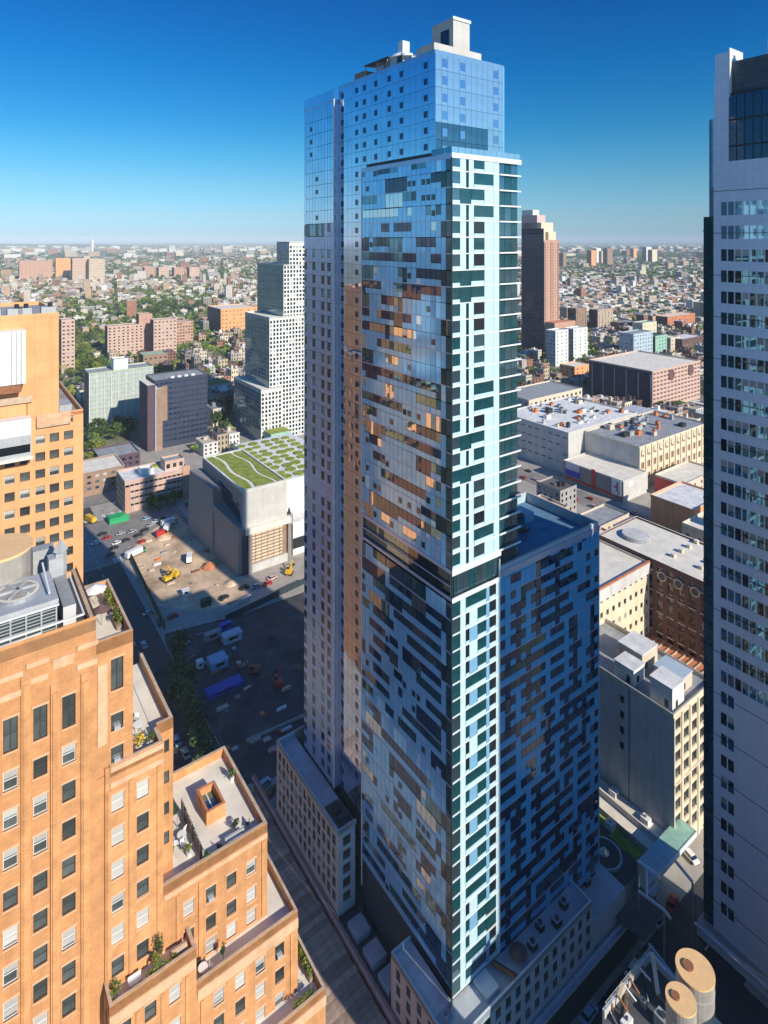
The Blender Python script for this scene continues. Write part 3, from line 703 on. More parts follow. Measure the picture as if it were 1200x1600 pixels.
for c in (23.9, 26.65, 29.3, 31.95):
    for r_ in (69.2, 65.7, 62.9): window(B, 'f', bf, c, r_, 1.25, 1.8, 'white' if r_ < 64 and c > 25 or (c < 24 and r_ > 68) else stl(), sill='orange_stone')
for c in (16.0, 18.7, 21.4):
    for r_ in (63.5, 59.6, 55.8, 52): window(B, 'f', 70.3, c, r_, 1.25, 1.9, stl(), sill='orange_stone')
for c in (26.6, 29.3, 31.95, 34.6):
    for r_ in (59.3, 56.15, 53.0, 49.9): window(B, 'f', 70.3, c, r_, 1.25, 1.85, stl(), sill='orange_stone')
for c in (34, 36.7):
    for r_ in (47, 43.5): window(B, 'f', 67.6, c, r_, 1.25, 1.85, stl(), sill='orange_stone')
# piers, stepped crown, stone trims
for a in (-3.95, -1.25, 1.45, 4.15, 6.85, 9.55, 12.5):
    q = MB(BO); zt = 102.5+R.choice([0, 1.2, 2.0]); q.box(a-.42, a+.42, bf-.28, bf, 50, zt, OB, top='orange_stone'); q.box(a-.25, a+.25, bf-.42, bf-.28, 50, zt-.8, OB); q.build('pier', B)
for i in range(9):
    a = -7.5+i*2.4; zz = 101.8+((i*37) % 5)*.35; q = MB(BO); q.box(a, a+2.0, bf-.16, bf, zz+.9, zz+1.5, 'orange_stone'); q.build('stone_band', B)
    q = MB(BO); q.box(a, a+2.1, bf-.2, bf, 105.2-(i % 2)*.5, 105.7-(i % 2)*.5, 'orange_stone'); q.build('stone_band', B)
q = MB(BO); q.box(13.75, 14.75, bf-.14, bf, 93.6, 102.6, 'orange_stone'); q.build('pale_stone_strip', B, label='tall pale pink stone strip on the orange wall')
for bb_ in ((15, 20.8, bf-.44, bf-.3, 88.6, 89.2), (15, 20.8, bf-.5, bf-.3, 90.4, 91.0), (21, 34.2, bf-.12, bf, 71.9, 72.4), (24, 37.2, 70.16, 70.3, 60.6, 61.9), (14.4, 23.8, 70.16, 70.3, 64.8, 66), (30, 39.8, 67.46, 67.6, 51.4, 52.6)):
    q = MB(BO); q.box(*bb_, 'orange_stone'); q.build('stone_trim', B)
for a, z0, z1, p in [(17.2, 60, 88.5, bf-.3), (20.3, 60, 88.5, bf-.3), (14.9, 60, 88.4, bf-.3), (22.6, 55, 71.5, bf), (25.3, 62, 71.5, bf), (33.6, 62, 71.6, bf), (17.35, 44, 64.5, 70.3), (20.05, 44, 64.5, 70.3), (22.8, 44, 64.5, 70.3), (24.6, 44, 60.4, 70.3), (36.3, 44, 60.4, 70.3)]:
    q = MB(BO); q.box(a-.22, a+.22, p-.15, p, z0, z1, OB); q.build('pier', B)
# cooling unit on the brick roof
CU = thing('roof_cooling_unit', 'large galvanised cooling unit with two round fans on the top left brick roof', 'cooling unit', 6, 77, 105.6)
CO = (6, 77, 105.6)
q = MB(CO); q.box(-7.5, 10.2, 75.2, 82.2, 109.7, 110.4, 'galv'); q.box(-7.4, 10.1, 75.45, 82.1, 106.9, 109.7, 'core'); q.build('casing', CU)
for a in (-5.2, .1, 6.6):
    q = MB(CO); q.cyl(a, 78.8, 110.4, 110.75, 2.15, 'steel', n=24, top='roof_pale'); q.cyl(a, 78.8, 110.75, 110.8, 1.85, 'tank_side', n=24, top='tank_side'); q.build('fan_ring', CU)
    q = MB(CO)
    for t in range(6):
        th = t*1.047; q.bar((a, 78.8, 110.9), (a+1.8*math.cos(th), 78.8+1.8*math.sin(th), 110.9), .13, 'galv')
    q.build('fan_blades', CU)
for i in range(13):
    q = MB(CO); a = -7.4+i*1.44; q.box(a, a+.16, 75.1, 75.3, 106.9, 109.7, 'galv'); q.build('louvre_post', CU)
for i in range(7):
    q = MB(CO); zz = 107.2+i*.36; q.box(-7.4, 10.0, 75.2, 75.3, zz, zz+.08, 'galv'); q.build('louvre_slat', CU)
for p_ in (((-8, 74.4, 108.2), (12.6, 74.4, 108.2)), ((12.6, 74.4, 108.2), (12.6, 84, 108.2)), ((3.3, 75.4, 110.6), (3.3, 82, 110.6)), ((-8, 74.9, 109.9), (10.2, 74.9, 109.9)), ((9.4, 76, 110.9), (9.4, 82, 111.6)), ((2.4, 74.7, 107.3), (8.5, 74.7, 107.5))):
    q = MB(CO); q.bar(p_[0], p_[1], .09, 'frame_white'); q.build('pipe', CU)
q = MB(CO); q.box(10.7, 12.0, 75.6, 83, 106.9, 109.0, 'grey_concrete', top='roof_grey'); q.box(10.2, 11.8, 83, 84.6, 106.9, 111.2, 'galv'); q.build('plenum', CU)
small('vent_hood', 'grey pointed vent hood behind the cooling fans on the brick roof', 'vent hood', 11.2, 81, 109, lambda q: (q.box(11.0, 12.2, 83.4, 84.6, 106.9, 111.6, 'steel'), q.cyl(11.6, 84, 111.6, 113.0, .85, 'galv', .1, n=4)))
small('round_water_tank', 'squat grey drum with a flat tan lid behind the brick roof cooling unit', 'water tank', 5.2, 85.2, 106.9, lambda q: (q.cyl(5.2, 85.2, 106.9, 113.1, 3.4, 'tank_side', n=28), q.cyl(5.2, 85.2, 113.1, 113.4, 3.6, 'tank_tan', n=28)))
for i, (a, b, w_) in enumerate([(10.2, 88.5, 1.2), (-4.6, 84.5, 1.4), (1, 83.6, .6)]):
    small('roof_box', ['square grey box right of the tan-lidded drum', 'grey box left behind the cooling unit', 'small duct box in front of the tan-lidded drum'][i]+' on the brick roof', 'roof box', a, b, 106.9, lambda q: (q.box(a-w_, a+w_, b-.8, b+.8, 106.9, 110.6, 'galv', top='roof_grey'), q.bar((a-w_, b-1, 107), (a+w_, b-1, 107.4), .12, 'steel')))

# plants
def crown(mb, cx, cy, cz, rx, rz, n, ms, r, leaf=.6, lobes=5):
    L_ = [(r.uniform(-.5, .5)*rx, r.uniform(-.5, .5)*rx, r.uniform(-.35, .5)*rz, r.uniform(.45, .75)) for _ in range(lobes)]
    for i in range(n):
        lx, ly, lz, lr = r.choice(L_)
        d = Vector((r.gauss(0, 1), r.gauss(0, 1), r.gauss(0, 1))).normalized()*(r.random()**.4)
        p = Vector((cx+lx+d.x*rx*lr, cy+ly+d.y*rx*lr, cz+lz+d.z*rz*lr))
        u = Vector((r.gauss(0, 1), r.gauss(0, 1), r.gauss(0, .5))).normalized(); v = u.cross(Vector((r.gauss(0, 1), r.gauss(0, 1), r.gauss(0, 1)))).normalized()
        s = leaf*r.uniform(.6, 1.3)
        mb.poly([p-u*s, p-v*s*.7, p+u*s, p+v*s*.7], r.choice(ms))
def shrub(label, a, b, z, r_, h_, ms=('leaf', 'leaf_yellow'), pot='white', seed=1, group=None):
    t = thing('potted_shrub', label, 'shrub', a, b, z, group); rr = random.Random(seed)
    q = MB(); q.cyl(0, 0, 0, .5, .26, pot, .36, n=10); q.build('pot', t)
    q = MB(); q.bar((0, 0, .4), (0, 0, h_*.7), .04, 'bark'); q.build('stem', t)
    q = MB(); crown(q, 0, 0, .5+h_*.5, r_, h_*.5, 160, ms, rr, .13); q.build('foliage', t)
def hedge(label, a0, a1, b0, b1, z, h_, seed=1, ms=('leaf', 'leaf_yellow')):
    a, b = (a0+a1)/2, (b0+b1)/2; t = thing('planter_hedge', label, 'hedge', a, b, z); rr = random.Random(seed)
    q = MB((a, b, 0)); q.box(a0, a1, b0, b1, 0, .5, 'timber'); q.build('planter', t)
    q = MB((a, b, 0)); n = int(max(a1-a0, b1-b0)/.5)+1
    for i in range(n):
        f_ = (i+.5)/n; x = a0+(a1-a0)*(f_ if a1-a0 > b1-b0 else .5); y = b0+(b1-b0)*(f_ if b1-b0 >= a1-a0 else .5)
        crown(q, x, y, .5+h_*.45, .55, h_*.5, 60, ms, rr, .12, 3)
    q.build('foliage', t)
hedge('green hedge in a long planter along the outer parapet of the topmost brick terrace', 16.4, 17.1, 76.2, 79, 103.9, 1.4, 2)
hedge('taller hedge at the far end of the topmost brick terrace by the white umbrella', 16.3, 17.1, 80.6, 83.2, 103.9, 1.8, 3)
def umbrella(label, a, b, z, r_, m):
    t = thing('patio_umbrella', label, 'umbrella', a, b, z)
    q = MB(); q.cyl(0, 0, 0, 2.2, .04, 'steel', n=6); q.build('pole', t)
    q = MB(); q.cyl(0, 0, 1.9, 2.5, r_, m, .05, n=8); q.build('canopy', t)
umbrella('white patio umbrella on the topmost brick terrace', 15.4, 83.4, 103.9, 1.4, 'white')
umbrella('dark maroon patio umbrella on the topmost brick terrace', 15.2, 78.4, 103.9, 1.0, 'dark_brick')
def table(label, a, b, z, m='white', group=None):
    t = thing('terrace_table', label, 'table', a, b, z, group)
    q = MB(); q.cyl(0, 0, .68, .74, .6, m, n=12); q.build('tabletop', t)
    for i in range(4):
        th = .8+i*1.57; q = MB(); q.bar((.4*math.cos(th), .4*math.sin(th), 0), (.25*math.cos(th), .25*math.sin(th), .7), .03, 'steel'); q.build('leg', t)
def chair(label, a, b, z, rot, m='white', group=None):
    t = thing('terrace_chair', label, 'chair', a, b, z, group, rot)
    q = MB(); q.box(-.28, .28, -.28, .28, .42, .48, m); q.build('seat', t)
    q = MB(); q.box(-.28, .28, .24, .30, .48, 1.0, m); q.build('backrest', t)
    for x in (-.24, .2):
        for y in (-.24, .2): q = MB(); q.box(x, x+.05, y, y+.05, 0, .42, 'steel'); q.build('leg', t)
table('round white table on the second brick terrace beside pots of flowers', 19.2, 77.8, 89.9)
chair('pale chair beside the round table on the second brick terrace', 18.6, 76.4, 89.9, .4)
chair('pale chair behind the round table on the second brick terrace', 19.6, 79.6, 89.9, 2.6)
shrub('yellow flowering shrub in the near corner of the second brick terrace', 18.5, 74.6, 89.9, .8, 1.6, ('leaf_yellow', 'yellow'), seed=4)
shrub('green potted shrub against the near parapet of the second brick terrace', 19.7, 74.4, 89.9, .7, 1.2, ('leaf',), seed=5)
shrub('red leaved shrub at the far end of the second brick terrace', 18.4, 81.6, 89.9, .5, 1.0, ('rust', 'leaf_dark'), seed=6)
# big terrace: skylight box, fence, furniture
SK = thing('brick_skylight', 'square brick-walled skylight in the middle of the pale brick block roof', 'skylight', 29.2, 80.2, 72.5)
q = MB((29.2, 80.2, 72.5)); parapet(q, 28, 30.6, 78.4, 82.6, 72.5, 74.3, 'orange_brick', .35, 'terracotta'); q.build('curb', SK)
q = MB((29.2, 80.2, 72.5)); q.box(28.35, 30.25, 78.75, 82.25, 73.2, 73.3, 'pane_mirror'); q.box(29.2, 29.35, 78.75, 82.25, 73.3, 73.4, 'frame_white'); q.build('glazing', SK)
FN = thing('terrace_partition', 'dark panelled partition wall dividing the pale roof terrace of the brick block', 'partition', 26, 78, 72.5)
for i in range(8):
    q = MB((26, 78, 72.5)); q.box(25.9, 26.02, 73.9+i*1.05, 74.9+i*1.05, 72.5, 74.3, 'brown_brick' if i % 3 else 'dark_metal'); q.build('panel', FN)
for i in range(9):
    q = MB((26, 78, 72.5)); q.box(25.86, 26.06, 73.83+i*1.05, 73.93+i*1.05, 72.5, 74.45, 'steel'); q.build('post', FN)
small('green_awning', 'dark green square awning on posts by the partition of the pale roof terrace', 'awning', 24, 81.5, 72.5, lambda q: (q.box(22.6, 25, 80.4, 83, 74.5, 74.7, 'leaf_dark'), q.box(22.7, 22.8, 80.5, 80.6, 72.5, 74.5, 'steel'), q.box(24.8, 24.9, 80.5, 80.6, 72.5, 74.5, 'steel'), q.box(24.8, 24.9, 82.8, 82.9, 72.5, 74.5, 'steel'), q.box(22.7, 22.8, 82.8, 82.9, 72.5, 74.5, 'steel')))
table('round white table near the green awning on the pale roof terrace', 24.8, 78.6, 72.5)
for i, (a, b, rz) in enumerate([(24, 78.2, 1.2), (25.3, 79.4, 3.6), (24.6, 77.5, .2)]): chair(['left', 'far right', 'near'][i]+' white chair of the round table by the green awning', a, b, 72.5, rz)
shrub('small leafy shrub beside the partition on the pale roof terrace', 24.9, 76, 72.5, .5, 1.1, seed=8)
shrub('potted shrub against the orange wall at the left edge of the pale roof terrace', 22.9, 76.8, 72.5, .5, 1.5, seed=9)
shrub('round dark potted bush at the near end of the terrace partition', 26.2, 73.9, 72.5, .6, .9, ('leaf_dark', 'leaf'), 'dark_metal', seed=10)
small('lounge_sofa', 'pale outdoor sofa set by the near parapet of the pale roof terrace', 'sofa', 30.3, 74.3, 72.5, lambda q: (q.box(29, 31.6, 73.7, 74.6, 72.5, 72.95, 'white'), q.box(29, 31.6, 74.5, 74.75, 72.95, 73.4, 'galv'), q.box(29, 29.25, 73.7, 74.5, 72.95, 73.2, 'galv'), q.box(31.35, 31.6, 73.7, 74.5, 72.95, 73.2, 'galv')))
chair('dark chair left of the pale outdoor sofa', 28.3, 74.4, 72.5, 1.9, 'dark_metal'); chair('dark chair right of the pale outdoor sofa', 32.3, 75.2, 72.5, 4.2, 'dark_metal')
shrub('bare grey shrub behind the pale outdoor sofa', 31, 75.7, 72.5, .6, 1.0, ('bark', 'leaf_dark'), seed=12)
shrub('leafy shrub against the far right parapet of the pale roof terrace', 33.4, 83, 72.5, .5, 1.3, ('leaf_dark', 'leaf'), seed=13)
shrub('tall narrow tree in a pot on the planted mid terrace', 20.3, 71.7, 65.9, .7, 3.6, ('leaf_dark', 'leaf'), seed=14)
shrub('bright bushy shrub in front of the tall potted tree', 19.3, 71.3, 65.9, .8, 2.0, seed=15)
shrub('round green bush at the left corner of the planted mid terrace', 15.4, 71.6, 65.9, .7, 1.5, seed=16)
hedge('low hedge trough along the front parapet of the planted mid terrace', 18.6, 22, 70.75, 71.2, 65.9, .8, 17)
small('terrace_bench', 'white slatted bench on the planted mid terrace', 'bench', 17.4, 71.8, 65.9, lambda q: [q.box(16.7, 18.1, 71.5+i*.14, 71.6+i*.14, 66.3, 66.36, 'white') for i in range(4)] and (q.box(16.7, 18.1, 72.1, 72.18, 66.36, 66.8, 'white'), q.box(16.8, 16.9, 71.5, 72.1, 65.9, 66.3, 'steel'), q.box(17.9, 18, 71.5, 72.1, 65.9, 66.3, 'steel')))
small('garden_daybed', 'beige curved daybed at the right end of the planted mid terrace', 'daybed', 22.3, 71.8, 65.9, lambda q: (q.box(21.4, 23.2, 71.3, 72.2, 65.9, 66.3, 'roof_pale'), q.cyl(71.75, 66.3, 21.4, 23.2, .55, 'coping', n=12, ax='x')))
table('small white table at the left end of the ledge terrace below the pale roof', 25.2, 71.8, 61.6)
chair('white chair beside the small table on the ledge terrace', 26.2, 71.6, 61.6, 1.2); chair('dark chair behind the small table on the ledge terrace', 25.0, 72.5, 61.6, 0, 'dark_metal')
shrub('thin dark shrub beside the ledge terrace chairs', 27.6, 71.5, 61.6, .4, 1.8, ('leaf_dark',), seed=18)
hedge('bushy green planter along the lowest right terrace parapet', 38.8, 39.3, 70, 77, 52.3, .9, 19)
hedge('bright green planter on the lowest terrace front corner', 35.6, 38.4, 68.05, 68.6, 52.3, 1.3, 20)

# ------------------------------------------------------------ tan/orange tower on the left
OT = thing('orange_tower', 'plain orange tower at the left edge with square windows and white roof screen', 'tower', 24, 161.7, 0)
OO = (24, 161.7, 0); TBk = 'tan_brick'
ot_cols = [24.3-2.6-i*4.3 for i in range(8)]
def ota(px_): 
    k = (px_-600)/F; return 161.7*(k*CS+SN)/(-k*SN+CS)
cA = [ota(x) for x in (107, 85, 63, 39, 15)]
rowsT = [150-(y-375)*145/F for y in (654, 679.5, 705.5, 731.5, 757.5, 783.5, 810, 835, 861, 887)]
hs = holes_for(cA[:3], rowsT[:1], 2.0, 2.1)+holes_for(cA, rowsT[1:], 2.0, 2.1)
q = MB(OO)
q.wall('f', 161.7, ota(-70), ota(130), 40, 108.7, hs, TBk, .5, back=False); q.wall('r', ota(130), 161.7, 200, 0, 108.7, holes_for([168, 173, 178, 183, 188, 193], rowsT, 2, 2.1), TBk, .4)
q.box(ota(-70), ota(92), 161.9, 195, 108.7, 131.8, TBk, top='roof_grey'); q.box(ota(92), ota(130)-.1, 162.2, 198, 100, 107.9, TBk, top='roof_grey')
q.box(ota(-70), ota(130)-.2, 162.6, 199, 0, 107, 'core')
q.build('wall', OT)
q = MB(OO); parapet(q, ota(-70), ota(92), 161.8, 195, 131.8, 132.8, TBk, .4, 'roof_pale'); parapet(q, ota(92), ota(130), 161.7, 198, 107.9, 109.0, TBk, .4, 'coping', 'fr'); q.build('parapet', OT)
for c in cA:
    for r_ in rowsT[(0 if c in cA[:3] else 1):]: window(OT, 'f', 161.7, c, r_, 2.0, 2.1, R.choice(['sash', 'half', 'div', 'sash', 'plain']), .5)
q = MB(OO); a0, a1 = ota(-40), ota(38)
q.box(a0, a1, 158.6, 161.9, 117.5, 129.5, 'frame_white', top='roof_white'); q.box(a0, a1-.8, 158.9, 161.9, 115.6, 117.5, 'rust')
q.build('roof_screen', OT, label='white ribbed screen box at the top of the orange tower')
for i in range(10):
    q = MB(OO); x = a0+(a1-a0)*i/10; q.box(x, x+.25, 158.45, 158.6, 117.5, 129.5, 'galv' if i > 6 else 'white'); q.build('screen_rib', OT)
q = MB(OO); q.box(a0, ota(46), 157.5, 161.5, 101.2, 106, 'galv', top='frame_white'); q.box(a0, ota(44), 157.4, 157.5, 102.2, 104, 'pane_dark')
q.box(a0, ota(46), 158.5, 161.6, 106, 109.5, 'frame_white'); q.box(a0, ota(48), 157, 161.5, 100.6, 101.2, 'roof_pale'); q.build('balcony_screen', OT)
q = MB(OO); q.box(ota(57), ota(110), 161.3, 161.7, 106.6, 108.9, 'orange_stone', top='roof_white'); q.box(ota(57), ota(110), 160.9, 161.5, 106.2, 106.6, 'coping'); q.box(a0, ota(50), 161.2, 161.6, 112.5, 114, 'coping'); q.build('stone_ledge', OT)
q = MB(OO); q.box(ota(42), ota(43), 161.45, 161.7, 100, 113, 'rust'); q.box(ota(95), ota(115), 164, 170, 107.9, 110, 'galv'); q.build('downpipe', OT)
for i, x in enumerate((-10, 25, 40, 78)):
    a = ota(x); small('roof_duct_box', ['long low duct box at the left', 'round capped vent', 'tall vent pipe', 'vent pair near the right corner'][i]+' on the orange tower roof', 'roof vent', a, 165, 131.8, lambda q: (q.box(a-1.5, a+1.5, 164, 167, 131.8, 134, 'galv'), q.cyl(a+.4, 165, 134, 135, .5, 'dark_metal', n=8)))

# ------------------------------------------------------------ right-hand office tower
RT = thing('panelled_office_tower', 'lavender grey panelled office tower cut by the right edge with bands of dark windows', 'skyscraper', 133, 63.2, 0)
RO = (133, 63.2, 0)
zr = [146.8-i*4.45 for i in range(32)]
sw = [61.1-i*1.42 for i in range(9)]
hs = []
rw = []
for i, z_ in enumerate(zr):
    for j, s_ in enumerate(sw):
        if z_ < 54 and j > 1: continue
        if z_ < 4: continue
        hs.append((s_-.60, s_+.60, z_-1.25, z_+1.25)); rw.append((s_, z_))
for j, s_ in enumerate(sw):
    for z_ in (151.6, 156.6): hs.append((s_-.60, s_+.60, z_-1.4, z_+1.4)); rw.append((s_, z_))
q = MB(RO); q.wall('l', 133, 47, 63.2, 3, 166.5, hs, 'lav_panel', .12, back=False)
q.box(133.35, 139, 47, 63.1, 0, 166.4, 'core', top='roof_grey'); q.wall('f', 47, 133, 139, 3, 166.5, [], 'lav_panel')
q.poly([(133, 63.2, 3), (139, 63.2, 3), (139, 63.2, 166.5), (133, 63.2, 166.5)], 'lav_panel')
q.build('wall', RT)
pm = MB(); pm.box(-.6, .6, 0, .03, -1.25, 1.25, 'pane_mirror'); pmm = pm.mesh('window')
pm = MB(); pm.box(-.6, .6, 0, .03, -1.25, 1.25, 'pane_dark'); pmd = pm.mesh('window')
pm = MB(); pm.box(-.6, .6, 0, .03, -1.25, -.1, 'pane_mirror'); pm.box(-.6, .6, 0, .03, -.1, 1.25, 'blind'); pmb = pm.mesh('window')
pm = MB(); pm.box(-.6, .6, 0, .03, -1.4, 1.4, 'pane_skyblue'); pms = pm.mesh('window')
for s_, z_ in rw:
    m_ = pms if z_ > 150 else R.choice([pmm, pmm, pmm, pmd, pmd, pmb])
    child(m_, 'window', RT, (.1, s_-63.2, z_), -math.pi/2+R.gauss(0, .005), 0, R.gauss(0, .004))
q = MB(RO)
q.box(133.4, 138.6, 47, 62, 166.5, 180.5, 'pane_navy'); q.box(134, 138, 47, 61, 180.5, 187.5, 'louvre', top='roof_grey')
for z_ in (169.5, 175, 180.4): q.box(133.2, 138.8, 46.9, 62.1, z_, z_+.35, 'dark_metal')
q.build('dark_glass_crown', RT)
for i in range(9):
    q = MB(RO); q.box(133.25, 133.4, 47.5+i*1.6, 47.6+i*1.6, 166.5, 180.4, 'frame_dark'); q.build('mullion', RT)
q = MB(RO); q.box(133, 139, 60.2, 62.9, 166.5, 189.5, 'lav_panel'); q.box(132.8, 133, 62, 63, 166.5, 184, 'lav_panel'); q.box(133, 139, 59.9, 60.2, 180, 190.3, 'white_metal'); q.build('fin_wall', RT)
q = MB(RO); q.box(133.2, 139, 63.2, 65.4, 3, 155, 'pane_teal'); q.box(133.6, 138.5, 63.2, 64.4, 155, 176, 'pane_skyblue'); q.build('glass_bay', RT)
for i in range(34):
    q = MB(RO); z_ = 5+i*4.45; q.box(133.1, 133.2, 63.25, 65.45, z_, z_+.3, 'frame_dark'); q.box(133.2, 139, 65.4, 65.5, z_, z_+.3, 'frame_dark'); q.build('bay_rail', RT)
q = MB(RO); q.box(131.6, 140, 46, 66, -2, 3, 'lav_panel', top='roof_grey'); q.box(131.2, 131.6, 46, 66.4, 1.8, 2.3, 'white_metal'); q.build('base', RT)
for i in range(20):
    q = MB(RO); z_ = 12+i*8.9-3; 
    if z_ < 166: q.box(132.96, 133, 47, 63.2, z_, z_+.12, 'frame_dark'); q.build('panel_joint', RT)
small('rooftop_mast_base', 'pale roof vent on top of the panelled office tower at the right edge', 'roof vent', 136.2, 52, 187.5, lambda q: (q.cyl(136.2, 52.5, 187.5, 192, 1.5, 'cream_stone', 1.2), q.cyl(136.2, 52.5, 192, 193, .5, 'galv')))
# unseen towers added toward the sun to shade wing, pit and street
def shade_tower(label, a0, a1, b0, b1, h_, m, cat='skyscraper'):
    t = thing('unseen_shade_tower', label, cat, a0, b0, 0); q = MB((a0, b0, 0)); nb = max(1, int((b1-b0)/3)); na = max(1, int((a1-a0)/3)); zs = [4+i*4 for i in range(int(h_/4)-1)]
    q.wall('l', a0, b0, b1, 0, h_, holes_for([b0+(i+.5)*(b1-b0)/nb for i in range(nb)], zs, 1.6, 2), m, .2)
    q.wall('f', b0, a0, a1, 0, h_, [], m); q.wall('r', a1, b0, b1, 0, h_, [], m)
    q.poly([(a0, b1, 0), (a1, b1, 0), (a1, b1, h_), (a0, b1, h_)], m); q.poly([(a0, b0, h_), (a1, b0, h_), (a1, b1, h_), (a0, b1, h_)], 'roof_grey')
    q.build('wall', t)
shade_tower('unseen grey tower added right of the view, shading the glass wing', 93.2, 118, 8, 33, 128, 'pale_concrete')
shade_tower('unseen brick tower added beside the grey one, shading the pit', 118.5, 134, 8, 40, 114, 'beige_stone')
shade_tower('thin pale block added out of view to shade the timber deck', 75, 77.3, 8, 26, 62, 'beige_stone')

# ------------------------------------------------------------ near building with stacks, bottom right
NB = thing('low_plant_building', 'low dark-roofed plant building at the bottom right corner beneath two tan capped stacks', 'building', 80, 40, 0)
q = MB((80, 40, 0)); q.box(79.6, 92.3, 22, 54, 0, 33.8, 'grey_concrete', top='roof_dark'); q.box(68.8, 72.6, 35, 40, 0, 33.8, 'grey_concrete', top='roof_dark'); q.box(72.6, 79.6, 22, 44, 0, 33.8, 'grey_concrete', top='roof_dark'); q.build('wall', NB)
q = MB((80, 40, 0)); parapet(q, 79.6, 92.3, 22, 54, 33.8, 35, 'grey_concrete', .4, 'podium_blue', 'rk'); q.build('parapet', NB)
for i, (a, b, r_, zt) in enumerate([(74.9, 37.8, 2.15, 60), (70.6, 37.3, 1.65, 60)]):
    S_ = thing('exhaust_stack', ['larger right one of the two round tan lidded stacks', 'smaller left one of the two round stacks with a tan lid'][i]+' at the bottom right', 'stack', a, b, 33.8)
    q = MB(); q.cyl(0, 0, 0, 26.1, r_, 'tank_side', n=28); q.build('shaft', S_)
    q = MB(); q.cyl(0, 0, 26.1, 26.3, r_*1.03, 'tank_tan', n=28); q.build('lid', S_)
    q = MB(); q.cyl(-r_*.2, r_*.3, 26.3, 26.5, r_*.3, 'rust', n=10); q.build('hatch', S_)
    for zz in (8, 14, 20, 24.5):
        q = MB(); q.cyl(0, 0, zz, zz+.18, r_*1.02, 'galv', n=28); q.build('hoop', S_)
for i, (p, q_) in enumerate([((86, 53.4, 35.4), (88.4, 53.6, 35.6)), ((82.6, 53.2, 35.3), (84.2, 53.5, 35.9)), ((88, 50, 35), (91.5, 53, 36))]):
    q = MB((86, 53, 34)); q.bar(p, q_, .28, 'beige_stone'); q.bar((p[0], p[1]-1.5, 34.6), p, .12, 'rust'); q.bar(q_, (q_[0]+.3, q_[1]-2, 35), .1, 'white_metal')
    solo(q, 'roof_steel', ['sunlit pale steel outrigger', 'short tan steel bracket left of the outrigger', 'angled steel frame at the roof corner'][i]+' on the low plant building edge', 'steel frame', 86, 53, 34)
for i in range(5):
    a, b = 81.5+i*2.1, 44+((i*7) % 5); h_ = .8+.5*(i % 3)
    small('roof_machine', ['small pump box at the left edge', 'ducted fan unit second from left', 'tall filter box in the middle', 'low condenser right of the filter box', 'fan box by the right parapet'][i]+' on the dark low plant roof', 'roof machine', a, b, 33.8, lambda q: (q.box(a-.7, a+.7, b-1, b+1, 33.8, 33.8+h_, 'steel', top='roof_grey'), q.cyl(a, b, 33.8+h_, 34.1+h_, .4, 'core')))
rr = random.Random(77)
for i in range(16):
    a, b = rr.uniform(80.5, 91), rr.uniform(41, 53); w2 = rr.uniform(.15, .9); m1 = rr.choice(['galv', 'rust', 'steel', 'dark_metal', 'beige_stone', 'white'])
    lab = {'galv': 'galvanised', 'rust': 'rusty', 'steel': 'grey steel', 'dark_metal': 'black', 'beige_stone': 'beige', 'white': 'white'}[m1]
    if i % 2: small('roof_pipe', lab+' pipe run lying across the dark low plant roof', 'pipe', a, b, 33.8, lambda q: (q.bar((a-w2*2, b-1, 34.2), (a+w2*2, b+1, 34.2), .09, m1), q.bar((a+w2*2, b+1, 33.8), (a+w2*2, b+1, 35), .09, m1)), 'pipes on the plant roof')
    else: small('roof_vent', lab+' vent box on the dark low plant roof', 'roof vent', a, b, 33.8, lambda q: (q.box(a-w2, a+w2, b-.5, b+.5, 33.8, 34.3+w2, m1), q.cyl(a, b, 34.3+w2, 34.7+w2, .2, 'core', n=8)), 'vent boxes on the plant roof')
RL = thing('roof_railing', 'thin steel railing around the dark low plant roof at the bottom right', 'railing', 86, 53.5, 35)
for i in range(10):
    q = MB((86, 53.5, 35)); q.box(80+i*1.33, 80.08+i*1.33, 53.6, 53.7, 35, 36.1, 'galv'); q.build('post', RL)
for z_ in (35.5, 36.1):
    q = MB((86, 53.5, 35)); q.bar((79.8, 53.65, z_), (92.1, 53.65, z_), .035, 'galv'); q.build('rail', RL)
# steel gantry over the street
GA = thing('street_gantry', 'pale steel gantry frame over the shaded street at the lower right', 'gantry', 112, 66, 0)
GO = (112, 66, 0)
def pxz(x, y, z):
    Y = (H-z)*F/(y-375); X = (x-600)/F*Y; return (X*CS+Y*SN, -X*SN+Y*CS, z)
for (x0, y0, x1, y1) in [(998, 1392, 1038, 1422), (1011, 1352, 1011, 1400), (1055, 1345, 1082, 1378), (1038, 1422, 1048, 1435), (1014, 1475, 1062, 1538)]:
    q = MB(GO); q.bar(pxz(x0, y0, 14), pxz(x1, y1, 14), .22, 'frame_white' if y0 < 1470 else 'lightblue'); q.build('beam', GA)
for (x0, y0) in [(998, 1392), (1038, 1422), (1011, 1352), (1082, 1378)]:
    q = MB(GO); p = pxz(x0, y0, 14); q.box(p[0]-.15, p[0]+.15, p[1]-.15, p[1]+.15, 0, 14, 'steel'); q.build('post', GA)
q = MB(GO); p = [pxz(*c, 10) for c in ((962, 1432), (1000, 1385), (1042, 1420), (1005, 1470))]
q.poly(p, 'roof_dark'); q.poly([(c[0], c[1], c[2]-.3) for c in p], 'roof_dark'); q.build('roof_sheet', GA)

